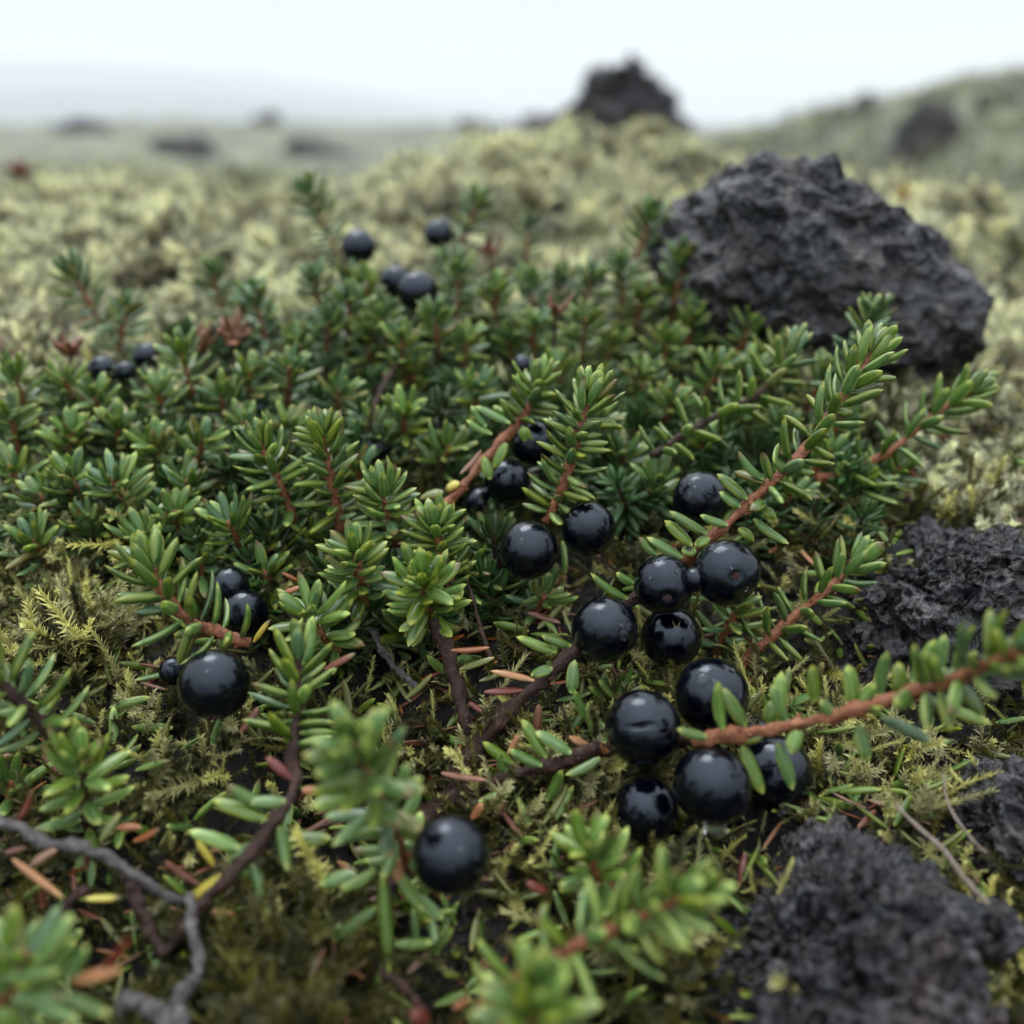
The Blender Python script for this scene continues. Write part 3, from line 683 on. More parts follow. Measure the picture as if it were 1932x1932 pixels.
branch('thin stem below the blurred front rosette with long drooping leaves',
      VP([(778, 1640, 9.9), (735, 1680, 9.6), (725, 1760, 9.4), (700, 1860, 9.3)]), r=(.04, .04), stem='stem_dark',
      explicit=EL(ZD, 9.3, [(400, 1210, 430, 1670), (370, 1360, 160, 1540), (350, 1190, 240, 1290), (270, 1200, 100, 1260), (200, 1450, 60, 1480), (460, 1540, 640, 1560), (480, 1200, 580, 1380), (540, 1300, 690, 1420), (430, 1080, 500, 1260, 'orange')]))
sprig('blurred sprig at the lower centre right in front of the pitted rock',
      VP([(900, 1905, 8.4), (990, 1840, 8.4), (1080, 1790, 8.3), (1170, 1750, 8.25), (1240, 1722, 8.1), (1310, 1685, 7.9)]), 46, .05, .42, (.05, .038), 'bright', spread=72, tipclose=.8)
sprig('out-of-focus sprig cut off by the bottom edge at the centre',
      VP([(960, 2040, 8.2), (985, 1975, 7.7), (1000, 1930, 7.4), (1010, 1880, 7.2)]), 40, .05, .42, (.05, .036), 'bright', spread=75, tipclose=.7)
sprig('large blurred sprig with broad leaves in the bottom left corner',
      VP([(-60, 1960, 8.2), (-10, 1900, 8.0), (30, 1860, 7.9), (45, 1800, 7.8)]), 16, .1, .46, (.05, .036), 'hero', spread=80, tipclose=.5, wid=.13,
      explicit=EL(ZE, 7.7, [(190, 1620, 355, 1390), (230, 1680, 400, 1520), (290, 1700, 470, 1560), (60, 1700, 310, 1660), (70, 1800, 310, 1800), (310, 1790, 530, 1900), (100, 1790, 390, 1930), (20, 1560, 95, 1340), (20, 1700, 30, 1560), (0, 1850, 60, 1980), (350, 1720, 590, 1660, 'orange'), (510, 1650, 670, 1510, 'red')]))
sprig('leafy sprig cut by the left edge above the small rosette',
      VP([(120, 1400, 10.2), (80, 1365, 10.1), (40, 1325, 10.0), (0, 1285, 9.9), (-50, 1230, 9.8)]), 30, .04, .46, (.055, .038), 'hero', stem='stem_dark', spread=75, wid=.14)
sprig('neat star-shaped rosette on a dark stem near the lower left edge',
      VP([(175, 1600, 10.3), (165, 1540, 10.1), (158, 1490, 9.9), (150, 1430, 9.7)]), 30, .12, .44, (.042, .032), 'bright', stem='stem_dark', spread=76, tipclose=.7)
sprig('compact bright rosette facing the viewer at the centre, on a dark red stem',
      VP([(815, 1180, 11.9), (808, 1150, 11.7), (800, 1120, 11.5), (795, 1088, 11.25)]), 46, .08, .43, (.05, .034), 'bright', spread=80, tipclose=.62, drops=2, wid=.14)
sprig('rosette left of the bright central one with brown bud scales below',
      VP([(690, 1140, 12.0), (684, 1110, 11.9), (676, 1080, 11.8), (668, 1040, 11.7)]), 36, .08, .42, (.055, .034), 'hero', spread=80, tipclose=.7, drops=1)
sprig('rosette behind and right of the bright central one, tips pointing up',
      VP([(850, 1120, 12.4), (838, 1075, 12.3), (828, 1030, 12.2), (820, 985, 12.1)]), 46, .05, .42, (.05, .034), 'hero', spread=80, tipclose=.75, drops=2)
sprig('open rosette with white-dotted heart between two dark gaps, centre left',
      VP([(745, 1030, 12.6), (738, 995, 12.5), (730, 960, 12.4), (722, 915, 12.3)]), 42, .05, .43, (.045, .034), 'hero', spread=80, tipclose=.7, drops=2)
sprig('upright sprig with long wet leaves, tallest of the centre-left group',
      VP([(645, 1000, 13.0), (632, 940, 12.9), (618, 880, 12.8), (605, 815, 12.7)]), 50, .05, .45, (.045, .034), 'hero', spread=78, tipclose=.75, drops=4)
sprig('fanned sprig immediately left of the tallest centre-left sprig',
      VP([(555, 985, 13.1), (540, 940, 13.0), (520, 895, 12.9), (495, 835, 12.8)]), 42, .05, .45, (.045, .034), 'hero', spread=78, tipclose=.75, drops=2)
sprig('low rosette of long narrow leaves right of the forked left sprig',
      VP([(640, 1230, 11.6), (615, 1205, 11.5), (595, 1180, 11.35), (580, 1150, 11.2)]), 26, .1, .45, (.04, .032), 'hero', spread=82, tipclose=.5)
sprig('small dark sprig half hidden below the lower berry cluster',
      VP([(1165, 1690, 9.6), (1140, 1660, 9.5), (1118, 1635, 9.4), (1108, 1600, 9.3)]), 22, .1, .40, (.04, .03), 'bright', spread=78, tipclose=.6)

# ------------------------------------------------------------------ the mat: sprigs standing side by side behind the large ones
def up_sprig(px, py, h, lx, ly, ln, label, n=38, ll=.42, pal='mid', drops=0, d=None, **k):
    tip = V(px, py, d) if d else G(px, py, h)
    dr = Vector((lx, ly, 1)).normalized()
    b = tip-dr*ln+Vector((-lx*.15*ln, .1*ln, 0))
    mid1 = b.lerp(tip, .35)+Vector((lx*.05, 0, .03*ln)); mid2 = b.lerp(tip, .7)
    return sprig(label, [b, mid1, mid2, tip], n, .08, ll, k.pop('r', (.042, .032)), pal, spread=k.pop('spread', 78), tipclose=k.pop('tipclose', .62), drops=drops, **k)
MAT = [
 (430, 985, 1.0, -.2, -.35, 1.1, 'flat-topped rosette between the left sprig and the centre-left fan', 36, .44, 'hero'),
 (330, 965, 1.0, .1, -.4, 1.1, 'rosette with a brownish leaf tip, above the forked left sprig', 34, .42, 'hero'),
 (215, 905, 1.1, -.1, -.35, 1.2, 'wide dark rosette near the left edge, leaves splayed like a star', 44, .45, 'hero'),
 (75, 930, 1.0, -.2, -.3, 1.1, 'rosette at the left edge just above the yellow-green moss', 36, .42, 'mid'),
 (135, 815, 1.1, .3, -.3, 1.2, 'rosette with an orange heart near the left edge', 40, .43, 'bright'),
 (15, 880, 1.0, -.2, -.2, 1.1, 'dark sprig cut by the left edge at mid height', 30, .42, 'mid'),
 (290, 835, 1.1, .1, -.3, 1.2, 'dense sprig in front of a dry reddish patch at the left', 42, .42, 'mid'),
 (120, 715, 1.3, -.1, -.2, 1.4, 'pale green sprig beneath the blurred berries at the far left', 42, .42, 'mid'),
 (300, 735, 1.3, .15, -.2, 1.4, 'sprig right of the far left berries, tip bent slightly right', 44, .42, 'mid'),
 (25, 700, 1.4, -.1, -.1, 1.5, 'blurred sprig cut by the left edge beneath the pale moss', 40, .40, 'mid'),
 (385, 830, 1.0, .4, -.3, 1.2, 'sprig with browned lower leaves beside the dark gap on the left', 34, .42, 'mid'),
 (470, 700, 1.3, .1, -.2, 1.4, 'blurred pale sprig above the shaded berry, left of centre', 42, .42, 'mid'),
 (545, 690, 1.3, .15, -.25, 1.4, 'fine-leaved upright sprig left of centre, behind the tall fan', 44, .42, 'mid'),
 (640, 735, 1.0, .2, -.2, 1.2, 'olive-tinged low sprig in the dark hollow left of centre', 34, .42, 'mid'),
 (760, 775, 1.1, .05, -.35, 1.3, 'rosette above the dull purple berry with bright tips', 44, .43, 'hero'),
 (700, 800, .9, -.3, -.3, 1.1, 'half-hidden rosette left of the bright-tipped one', 32, .42, 'mid'),
 (820, 590, 1.6, -.05, -.15, 2.0, 'tall even sprig like a tiny fir, in front of the blurred berry pair', 62, .42, 'mid'),
 (850, 840, .9, .35, -.3, 1.1, 'low sprig with long leaves above the shaded berries', 32, .42, 'hero'),
 (935, 545, 1.6, .0, -.2, 1.9, 'sprig right of the tiny fir-like one, leaves catching light', 56, .42, 'mid'),
 (880, 640, 1.2, .1, -.25, 1.4, 'dense sprig between the fir-like sprig and the twiggy gap', 44, .42, 'mid'),
 (960, 640, 1.2, -.1, -.25, 1.4, 'round-topped sprig above the tiny glinting berry', 44, .42, 'mid'),
 (1105, 600, 1.5, .05, -.25, 1.6, 'glistening sprig with white water beads, upper middle of the mat', 54, .43, 'hero', 6),
 (1165, 640, 1.2, .35, -.3, 1.3, 'sprig leaning right beside the glistening one', 42, .42, 'mid', 3),
 (1050, 690, 1.1, -.2, -.25, 1.2, 'short sprig left of the central tip and behind it', 36, .42, 'mid'),
 (1210, 555, 1.5, .1, -.1, 1.6, 'sprig below the blue-green back sprig with a pale leaf edge', 48, .42, 'mid', 2),
 (1215, 700, 1.1, .1, -.3, 1.2, 'sprig right behind the central tip, leaves glossy', 42, .42, 'mid', 3),
 (1260, 640, 1.2, .1, -.25, 1.3, 'even green sprig in the middle of the right part of the mat', 44, .42, 'mid'),
 (1270, 755, 1.0, .2, -.35, 1.1, 'low rosette right of the bushy central sprig', 38, .42, 'mid'),
 (1180, 850, .9, .1, -.35, 1.0, 'shaded rosette touching the right side of the central sprig', 36, .40, 'mid'),
 (1310, 600, 1.3, .15, -.2, 1.4, 'sprig with a reddish base near the boulder, right part of the mat', 44, .42, 'mid'),
 (1360, 690, 1.1, .25, -.3, 1.2, 'sprig on a brown stem between boulder and central group', 40, .42, 'mid'),
 (1475, 660, 1.2, .45, -.15, 1.6, 'sprig leaning right at the end of a brown woody stem below the boulder', 50, .42, 'mid', 3),
 (1400, 790, .9, .3, -.3, 1.1, 'dim low sprig left of the long right sprig', 36, .40, 'mid'),
 (1330, 830, .8, .1, -.35, 1.0, 'dark rosette in shade above the wet berry', 34, .40, 'mid'),
 (1570, 850, .9, .5, -.2, 1.2, 'wet sprig behind the rust-coloured stem of the long sprig', 38, .42, 'mid', 3),
 (1640, 905, .8, .5, -.3, 1.1, 'low sprig right of the long sprig, over the right-hand rock', 34, .42, 'mid'),
 (1500, 930, .7, .4, -.3, 1.0, 'small drooping sprig under the long right sprig', 26, .42, 'mid'),
 (1290, 480, 1.9, .1, .0, 1.5, 'soft blurred round sprig tip against the base of the boulder', 50, .42, 'back'),
 (1372, 510, 1.8, .5, .1, 1.5, 'blurred sprig pointing right in front of the boulder', 50, .42, 'back'),
 (1650, 590, 2.2, .2, .0, 1.5, 'blurred sprig tip peeping behind the sharpest tip', 46, .42, 'back'),
 (1420, 610, 1.3, .3, -.1, 1.3, 'pale green blurred sprig tight under the boulder', 42, .42, 'mid'),
 (1230, 400, 0, .25, .1, 2.2, 'tall blurred blue-green sprig left of the boulder', 64, .46, 'back'),
 (905, 375, 0, .35, .1, 2.0, 'upright blurred sprig above the berry with a wet top', 60, .46, 'back'),
 (580, 355, 0, -.35, .1, 2.6, 'tallest blurred sprig at the back, left of the first back berry', 80, .46, 'back'),
 (1000, 420, 0, .1, .1, 1.3, 'pale blurred sprig tip in front of the central mound', 44, .44, 'back'),
 (690, 535, 0, -.1, -.1, 1.4, 'bright green blurred shoot left of the touching berry pair', 40, .42, 'bright'),
 (590, 520, 1.7, -.1, -.05, 1.5, 'blurred sprig in shade below the tallest back sprig', 50, .42, 'back'),
 (620, 600, 1.4, .1, -.1, 1.4, 'blurred sprig with a white water bead, below the tall back sprig', 46, .42, 'back', 2),
 (700, 620, 1.2, .1, -.1, 1.2, 'dim sprig beneath the touching berry pair', 40, .42, 'mid'),
 (130, 510, 0, -.4, .0, 1.7, 'blurred arching sprig alone in the pale moss at the upper left', 48, .46, 'back'),
 (240, 580, 0, .3, .0, 1.2, 'faint short sprig right of the arching one at the upper left', 34, .42, 'back'),
 (400, 515, 0, -.15, .0, 1.5, 'blurred twin-topped sprig in pale moss, left of the tall back sprig', 46, .44, 'back'),
 (465, 560, 0, .25, .0, 1.2, 'blurred sprig beside a rust-red leaf clump on the left', 40, .42, 'back'),
 (560, 640, 1.2, -.1, -.2, 1.3, 'dense dark green sprig between the rust-red clump and the hollow', 44, .42, 'mid'),
 (1120, 520, 1.6, .3, .0, 1.5, 'blurred sprig on a rusty stem left of the boulder foot', 46, .42, 'back'),
 (780, 690, .9, .1, -.2, 1.1, 'small sprig at the foot of the fir-like one', 34, .4, 'mid'),
 (455, 795, 1.0, -.1, -.3, 1.1, 'low sprig just left of the shaded berry, partly in shadow', 36, .42, 'mid'),
 (350, 905, .9, .2, -.35, 1.0, 'short sprig filling the gap above the forked left sprig', 30, .42, 'mid'),
 (600, 1015, .8, -.1, -.35, .9, 'broad-leaved low sprig under the tallest centre-left sprig', 34, .42, 'mid'),
 (520, 1010, .7, -.3, -.4, .9, 'narrow-leaved low sprig above the two blurred left berries', 30, .44, 'mid'),
 (890, 1080, .6, .5, -.3, .9, 'side sprig behind the bright central rosette, leaves to the right', 30, .40, 'mid'),
 (930, 1000, .6, .2, -.3, .8, 'shaded leaves just left of the twin berries', 24, .40, 'mid'),
 (160, 985, .7, -.1, -.4, .9, 'drooping low rosette below the wide star-like one', 30, .42, 'mid'),
 (1420, 690, 1.0, .3, -.2, 1.3, 'sprig in the thick of the mat just under the boulder, right of centre', 44, .42, 'mid'),
 (1560, 700, 1.2, .3, -.1, 1.3, 'pale blurred sprig under the right half of the boulder', 40, .42, 'mid'),
 (1600, 780, .9, .5, -.1, 1.2, 'sprig between the two long right-hand sprigs', 38, .42, 'mid'),
 (1480, 800, .9, .2, -.3, 1.1, 'dense sprig behind the upper stem of the long right sprig', 40, .42, 'mid', 2),
 (1700, 880, .9, .4, -.1, 1.1, 'low sprig under the far right sprig, near the rough rock', 34, .42, 'mid'),
 (1240, 900, .7, .1, -.3, .9, 'dark sprig in the gap left of the wet berry', 30, .40, 'mid'),
 (1130, 780, 1.0, .2, -.2, 1.2, 'sprig half hidden behind the bushy central sprig', 40, .42, 'mid'),
 (900, 730, 1.1, .1, -.3, 1.2, 'rosette behind the shaded central berries', 42, .42, 'mid', 2),
 (610, 1110, .5, -.2, -.4, .9, 'low shaded rosette left of the brown-scaled one', 30, .42, 'mid'),
 (770, 1180, .4, .3, -.4, .8, 'drooping leaves under the bright central rosette', 26, .42, 'mid'),
 (60, 1020, .8, -.2, -.4, .9, 'lowest dark sprig at the left edge of the mat', 34, .42, 'mid'),
 (20, 780, 1.2, .1, -.2, 1.3, 'leafy sprig cut by the left edge above the dark one', 40, .42, 'mid'),
 (220, 800, 1.1, .1, -.3, 1.2, 'sprig between the orange-hearted one and the dry patch', 40, .42, 'mid'),
 (545, 800, 1.0, .2, -.3, 1.1, 'small sprig tucked behind the fanned one', 34, .42, 'mid'),
 (1030, 1120, .4, .3, -.3, .7, 'few green leaves in shade under the twin berries', 18, .40, 'mid'),
 (1170, 1310, .5, .2, -.3, .7, 'few upright leaves between the two berry clusters', 18, .42, 'hero'),
 (1390, 1150, .7, .2, -.2, 1.0, 'narrow leaves in the gap right of the biggest hanging berries', 26, .42, 'mid'),
 (20, 1480, .5, .3, -.3, .8, 'leaves poking in from the left edge beside the star-shaped rosette', 20, .42, 'hero'),
 (100, 1800, .4, .3, -.3, .7, 'small mossy-looking sprig behind the bottom left one', 20, .38, 'blue' if False else 'mid'),
 (760, 1690, .3, .4, -.3, .6, 'few leaves in shade left of the lone front berry', 16, .42, 'hero'),
 (480, 560, 1.5, -.1, -.1, 1.4, 'hazy sprig at the back edge of the mat, right of the blurred twin-topped one', 40, .42, 'back'),
 (660, 560, 1.5, .1, -.1, 1.4, 'blurred sprig directly under the first back berry', 42, .42, 'back'),
 (720, 590, 1.4, -.1, -.1, 1.3, 'blurred sprig under the left berry of the touching pair', 40, .42, 'back'),
 (870, 510, 1.7, .1, .0, 1.5, 'blurred sprig right of the touching berry pair, at the back edge', 42, .42, 'back'),
 (1000, 530, 1.6, -.1, -.1, 1.5, 'blurred sprig under the pale blurred tip, upper middle', 42, .42, 'back'),
 (1060, 520, 1.6, .2, -.1, 1.4, 'blurred sprig between the pale tip and the rusty-stemmed one', 42, .42, 'back'),
 (1170, 500, 1.7, -.1, .0, 1.5, 'blurred sprig under the tall blue-green one, at the back edge', 44, .42, 'back'),
 (1010, 610, 1.3, .1, -.2, 1.3, 'sprig beside the two dried brown leaves', 40, .42, 'mid'),
 (760, 640, 1.2, .0, -.1, 1.2, 'small sprig in front of the touching berry pair, left of the fir-like one', 38, .42, 'mid'),
 (340, 660, 1.4, -.1, -.1, 1.3, 'blurred sprig in front of the brownish dry leaf clump', 40, .42, 'mid'),
 (180, 740, 1.2, .1, -.2, 1.2, 'sprig just in front of the far left berries', 38, .42, 'mid'),
 (415, 740, 1.2, -.1, -.2, 1.2, 'sprig in front of the rust-red leaf clump', 40, .42, 'mid'),
 (270, 1010, .9, -.2, -.4, 1.0, 'raised rosette directly above the spreading left sprig', 38, .44, 'hero'),
 (130, 895, 1.1, .0, -.3, 1.1, 'rosette wedged between the orange-hearted sprig and the wide star-like one', 36, .42, 'mid'),
 (380, 1060, .6, .2, -.4, .9, 'low rosette in front of the smaller blurred left berry', 26, .42, 'mid'),
 (500, 1080, .6, -.1, -.4, .9, 'low rosette right of the two blurred left berries', 28, .42, 'hero'),
 (960, 880, .9, .2, -.3, 1.0, 'few leaves crossing in front of the shaded central berries', 18, .42, 'mid'),
 (680, 880, .8, .2, -.3, 1.0, 'leafy shoot partly covering the dull purple berry', 24, .42, 'mid'),
 (652, 520, 0, .15, .0, 1.3, 'leafy blurred shoot in front of the first back berry', 34, .42, 'back'),
 (850, 490, 0, -.15, .0, 1.3, 'leafy blurred shoot in front of the berry with a wet top', 34, .42, 'back'),
 (1480, 1330, .3, .2, -.2, .7, 'short shoot in pale moss behind the long reddish stem', 16, .42, 'hero'),
]
depth_of = {(652, 520): 17.8, (850, 490): 18.2, (1230, 400): 18.6, (905, 375): 19.4, (580, 355): 19.8, (1000, 420): 21.5, (690, 535): 17.0, (130, 510): 17.2, (240, 580): 17.0, (400, 515): 18.4, (465, 560): 17.6}
for row in MAT:
    px, py, h, lx, ly, ln, lab, n, ll, pal = row[:10]; dr = row[10] if len(row) > 10 else 0
    up_sprig(px, py, h, lx, ly, ln, lab, int(n*.86), ll*1.07, pal, dr, d=depth_of.get((px, py)), wid=.112)

sprig('long leafy branch with a woody brown stem at the foot of the boulder', VP([(1230, 860, 13.4), (1290, 820, 13.6), (1360, 780, 13.8), (1420, 750, 14.0), (1470, 700, 14.2), (1500, 650, 14.3)]), 46, .02, .44, (.045, .034), 'mid', stem='stem_dark', drops=2, tipdens=.2, wid=.108)
# rust-red old leaf clumps and other small coloured things in the mat
def clump(label, px, py, d, n, l, kinds, cat='dead leaf clump', name='dead_leaf_clump'):
    c = V(px, py, d); g = float(H(c.x, c.y)); root = empty(name, c); tag(root, label, cat, 'old leaf clumps'); random.seed(px)
    v, f = tube_vf(catmull([(0, 0, -.5), (.02, 0, -.2), (0, 0, .05)], 8), np.linspace(.04, .03, 8), 6, .3)
    link(bpy.data.objects.new('stem', mesh('stem', v, f, M['stem_dark'])), root)
    for i in range(n):
        a = i*2.4; e_ = random.uniform(.2, 1.3); dd = Vector((math.cos(a)*math.sin(e_), math.sin(a)*math.sin(e_), math.cos(e_)))
        add_leaf(root, c+Vector((0, 0, random.uniform(-.1, .05))), dd, (0, 0, 1), l*random.uniform(.5, 1.1), l*random.uniform(.2, .5), random.choice(kinds))
clump('rust-red clump of old leaves in the mat at the upper left', 435, 640, 15.8, 16, .42, ['brown', 'red', 'brown', 'brown'])
clump('brownish dry leaf clump left of the rust-red one', 385, 655, 15.9, 10, .35, ['brown', 'red'])
clump('dull pink dry leaves above the far left berries', 130, 665, 15.6, 12, .36, ['red', 'brown'])
clump('small blurred red tuft left of the pale sprig tip at the back', 922, 482, 19.5, 9, .35, ['red'])
clump('blurred red spot in pale moss at the far left', 38, 335, 40, 9, .8, ['red', 'orange'])
clump('yellow leaf tuft in the moss right of the big boulder', 1702, 372, 25, 7, .35, ['yellow', 'orange'])
clump('two dried brown leaves standing beside the glistening sprig', 1045, 590, 15.6, 4, .32, ['brown', 'red'])

# ------------------------------------------------------------------ fallen leaves, each lying on the moss
def fallen(label, Z, b, t_, d, kind, w=.082):
    bx, by = Z(*b); tx, ty = Z(*t_); a = V(bx, by, d); c = V(tx, ty, d*1.003)
    o = add_leaf(None, a, c-a, (0, -.4, 1), (c-a).length, w, kind, 'fallen_leaf'); tag(o, label, 'fallen leaf', 'fallen leaves')
for a in [
 ('orange-brown leaf lying right of the dark red stem', ZD, (730, 122), (912, 135), 11.2, 'orange'),
 ('long orange leaf pointing at the thick branch from the left', ZD, (1130, 268), (922, 212), 11.2, 'orange'),
 ('short red-brown leaf below the long orange one', ZD, (890, 325), (1080, 313), 11.2, 'red'),
 ('brown leaf standing upright beside the thick branch', ZD, (1145, 512), (1150, 380), 10.9, 'brown'),
 ('dark red leaf lying across the fork of the branches', ZD, (682, 715), (892, 765), 10.5, 'red'),
 ('brown leaf just above the lone front berry', ZD, (830, 935), (882, 858), 10.3, 'orange'),
 ('curled brown leaf beside the dark red stem foot', ZD, (815, 370), (872, 430), 11.2, 'red'),
 ('small bright rusty leaf near the lower middle moss', ZD, (1092, 1243), (1192, 1290), 9.3, 'red'),
 ('slim orange leaf crossing behind loose green leaves', ZD, (1005, 620), (1065, 535), 10.8, 'orange'),
 ('brown leaf under the berry with the slit', ZD, (1300, 540), (1405, 590), 10.8, 'orange'),
 ('olive leaf lying above the long orange one', ZD, (770, 215), (940, 160), 11.3, 'olive'),
 ('dull green leaf lying alone in the dark moss, lower centre', ZD, (510, 355), (650, 250), 11.0, 'olive'),
 ('dark red leaf right of the upright knotted sprig', ZD, (120, 215), (270, 140), 10.6, 'red'),
 ('long brown leaf at the lower left under the grey twig', ZE, (60, 1130), (298, 1325), 9.2, 'orange'),
 ('short brown leaf leaning on the long one at the lower left', ZE, (150, 1160), (268, 1078), 9.3, 'brown'),
 ('orange leaf right of the star-shaped rosette, lower one', ZE, (645, 1045), (785, 998), 9.7, 'orange'),
 ('orange leaf right of the star-shaped rosette, upper one', ZE, (565, 980), (680, 970), 9.8, 'orange'),
 ('brick-red leaf at the left beside the star-shaped rosette', ZE, (75, 965), (200, 790), 9.6, 'red'),
 ('yellow-green leaf lying flat in the dark lower left', ZE, (415, 1322), (590, 1318), 9.2, 'yellow', .07),
 ('yellowing leaf standing right of the star-shaped rosette', ZE, (485, 1050), (575, 905), 9.5, 'olive', .08),
 ('pale tan curled leaf beside the yellow one', ZE, (950, 1040), (1040, 1170), 9.4, 'yellow', .06),
 ('small brown leaf below the purple-brown curving stem', ZE, (1020, 1385), (1130, 1395), 9.2, 'orange', .05),
 ('pinkish leaf stub in the shadow at the lower left', ZE, (205, 1370), (215, 1270), 9.1, 'brown', .09),
 ('rust leaf below the grey peeling twig on the left', ZE, (25, 1100), (130, 1075), 9.5, 'brown', .07),
 ('red leaf beside the bottom sprig', ZD, (530, 1870), (640, 1930), 8.3, 'red', .13),
 ('small orange leaf at the bottom centre', ZD, (740, 1850), (820, 1820), 8.3, 'orange', .07),
 ('brown leaf over the bottom sprig stem', ZD, (960, 1790), (1050, 1720), 8.0, 'red', .11),
 ('brown leaf in the hollow, below the left berry', ZE, (1160, 520), (1255, 395), 10.4, 'brown', .09),
 ('slender rust leaf in the hollow left of the low rosette', lambda x, y: ((x/2.76)*.94336, (600+y/2.76)*.94336), (1560, 1620), (1665, 1580), 11.9, 'orange', .07),
 ('second slender rust leaf in the hollow, crossing above', lambda x, y: ((x/2.76)*.94336, (600+y/2.76)*.94336), (1555, 1505), (1660, 1555), 12.0, 'orange', .05),
 ('ochre leaf leaning by the berry behind the forked leaves', lambda x, y: ((x/2.76)*.94336, (600+y/2.76)*.94336), (1400, 1890), (1490, 1760), 11.6, 'yellow', .07),
]: fallen(*a)

# ------------------------------------------------------------------ twigs and stalks
def twig(label, pts, r, m='bark_grey', cat='twig', name='dead_twig', rough=1.1, k=14, freq=13):
    P = catmull(VP(pts), 44); P = P+np.stack([vnoise(P*4, a) for a in (4, 5, 6)], -1)*r[0]*.5
    v, f = tube_vf(P, np.linspace(r[0], r[1], 44)*(1+.25*vnoise(P*5, 3)), k, rough, len(label), freq)
    o = link(bpy.data.objects.new(name, mesh(name, v-P[0], f, M[m]))); o.location = P[0]; tag(o, label, cat); return o
twig('grey peeling twig arching in from the left edge toward the yellow leaf', [(-30, 1530, 9.6), (30, 1565, 9.5), (110, 1592, 9.4), (190, 1612, 9.3), (240, 1640, 9.25), (290, 1678, 9.3), (338, 1700, 9.4)], (.052, .034))
twig('pale grey twig curving down from the yellow leaf to the bottom edge', [(352, 1690, 9.1), (362, 1740, 8.95), (372, 1790, 8.8), (366, 1840, 8.65), (340, 1890, 8.55), (345, 1960, 8.4)], (.042, .06))
twig('thick blurred grey twig lying at the bottom left', [(235, 1885, 8.7), (270, 1898, 8.6), (310, 1912, 8.5), (345, 1960, 8.4)], (.10, .07))
twig('dark brown twig forked under the grey arching twig', [(235, 1640, 9.5), (262, 1700, 9.4), (285, 1755, 9.3), (315, 1800, 9.2)], (.045, .04), 'stem_dark')
twig('brown twig joining the fork from the upper right', [(315, 1800, 9.2), (340, 1760, 9.2), (390, 1700, 9.2)], (.03, .034), 'stem_dark')
twig('short purple-brown twig under the grey arching twig', [(115, 1740, 9.3), (135, 1700, 9.3), (165, 1680, 9.35)], (.03, .045), 'stem_dark')
twig('thin dark lichened twig in the hollow left of the dark red stem', [(700, 1190, 12.0), (720, 1225, 11.9), (745, 1260, 11.8), (790, 1300, 11.6)], (.035, .03), 'bark_grey')
twig('thin dry stalk running over the top of the pitted rock', [(1690, 1520, 9.9), (1730, 1560, 9.7), (1780, 1605, 9.45), (1830, 1670, 9.2), (1862, 1705, 9.1)], (.018, .03), 'straw', 'dry stalk', 'dry_stalk', .3, 6)
twig('second finer dry stalk right above the first, over the pitted rock', [(1780, 1460, 10.2), (1790, 1520, 10.0), (1830, 1580, 9.8), (1862, 1610, 9.7)], (.012, .016), 'straw', 'dry stalk', 'dry_stalk', .3, 6)
twig('blackish stalk beside the thick branch, left of the twin berries', [(880, 1090, 12.3), (905, 1180, 12.0), (925, 1240, 11.8)], (.022, .02), 'stem_dark', 'dry stalk', 'dry_stalk')
twig('dark twig in the mat hollow under the blurred berry pair', [(770, 660, 16.2), (735, 710, 15.7), (700, 780, 15.2)], (.04, .035), 'stem_dark')
twig('faint purple twig at the bottom, below the loose drooping leaves', [(720, 1830, 8.9), (770, 1870, 8.8), (810, 1920, 8.7)], (.035, .03), 'stem_dark')
for lab, px, py, d, r in [('clear hanging water drop under the biggest berry', 1350, 1568, 9.95, .11), ('clear drop under the right berry of the lower cluster', 1478, 1530, 10.6, .075)]:
    o = bpy.data.objects.new('water_drop', DROP); C.objects.link(o); o.location = V(px, py, d); o.scale = (r, r, r*.8); tag(o, lab, 'water drop')

# ------------------------------------------------------------------ stuff: instanced ground cover
SRC = bpy.data.collections.new('ground_cover_sources')
def joined(name, parts, m):
    v = []; f = []; n = 0
    for a, b in parts:
        v.append(a); f += [tuple(i+n for i in q) for q in b]; n += len(a)
    o = bpy.data.objects.new(name, mesh(name, np.vstack(v), f, m)); return o
def leaflet(base, d, up, L_, w, curl=.5):
    d = d/np.linalg.norm(d); s = np.cross(d, up); s /= np.linalg.norm(s)+1e-9; nn = np.cross(s, d)
    ts = (0, .35, .7, 1.0); ws = (.55, 1.0, .55, 0); v = []
    for t_, w_ in zip(ts, ws):
        c = base+d*L_*t_-nn*L_*curl*t_*t_
        if w_ == 0: v.append(c)
        else: v += [c-s*w*w_*.5+nn*w*.12*w_, c+s*w*w_*.5+nn*w*.12*w_]
    return np.array(v), [(0, 1, 3, 2), (2, 3, 5, 4), (4, 5, 6)]
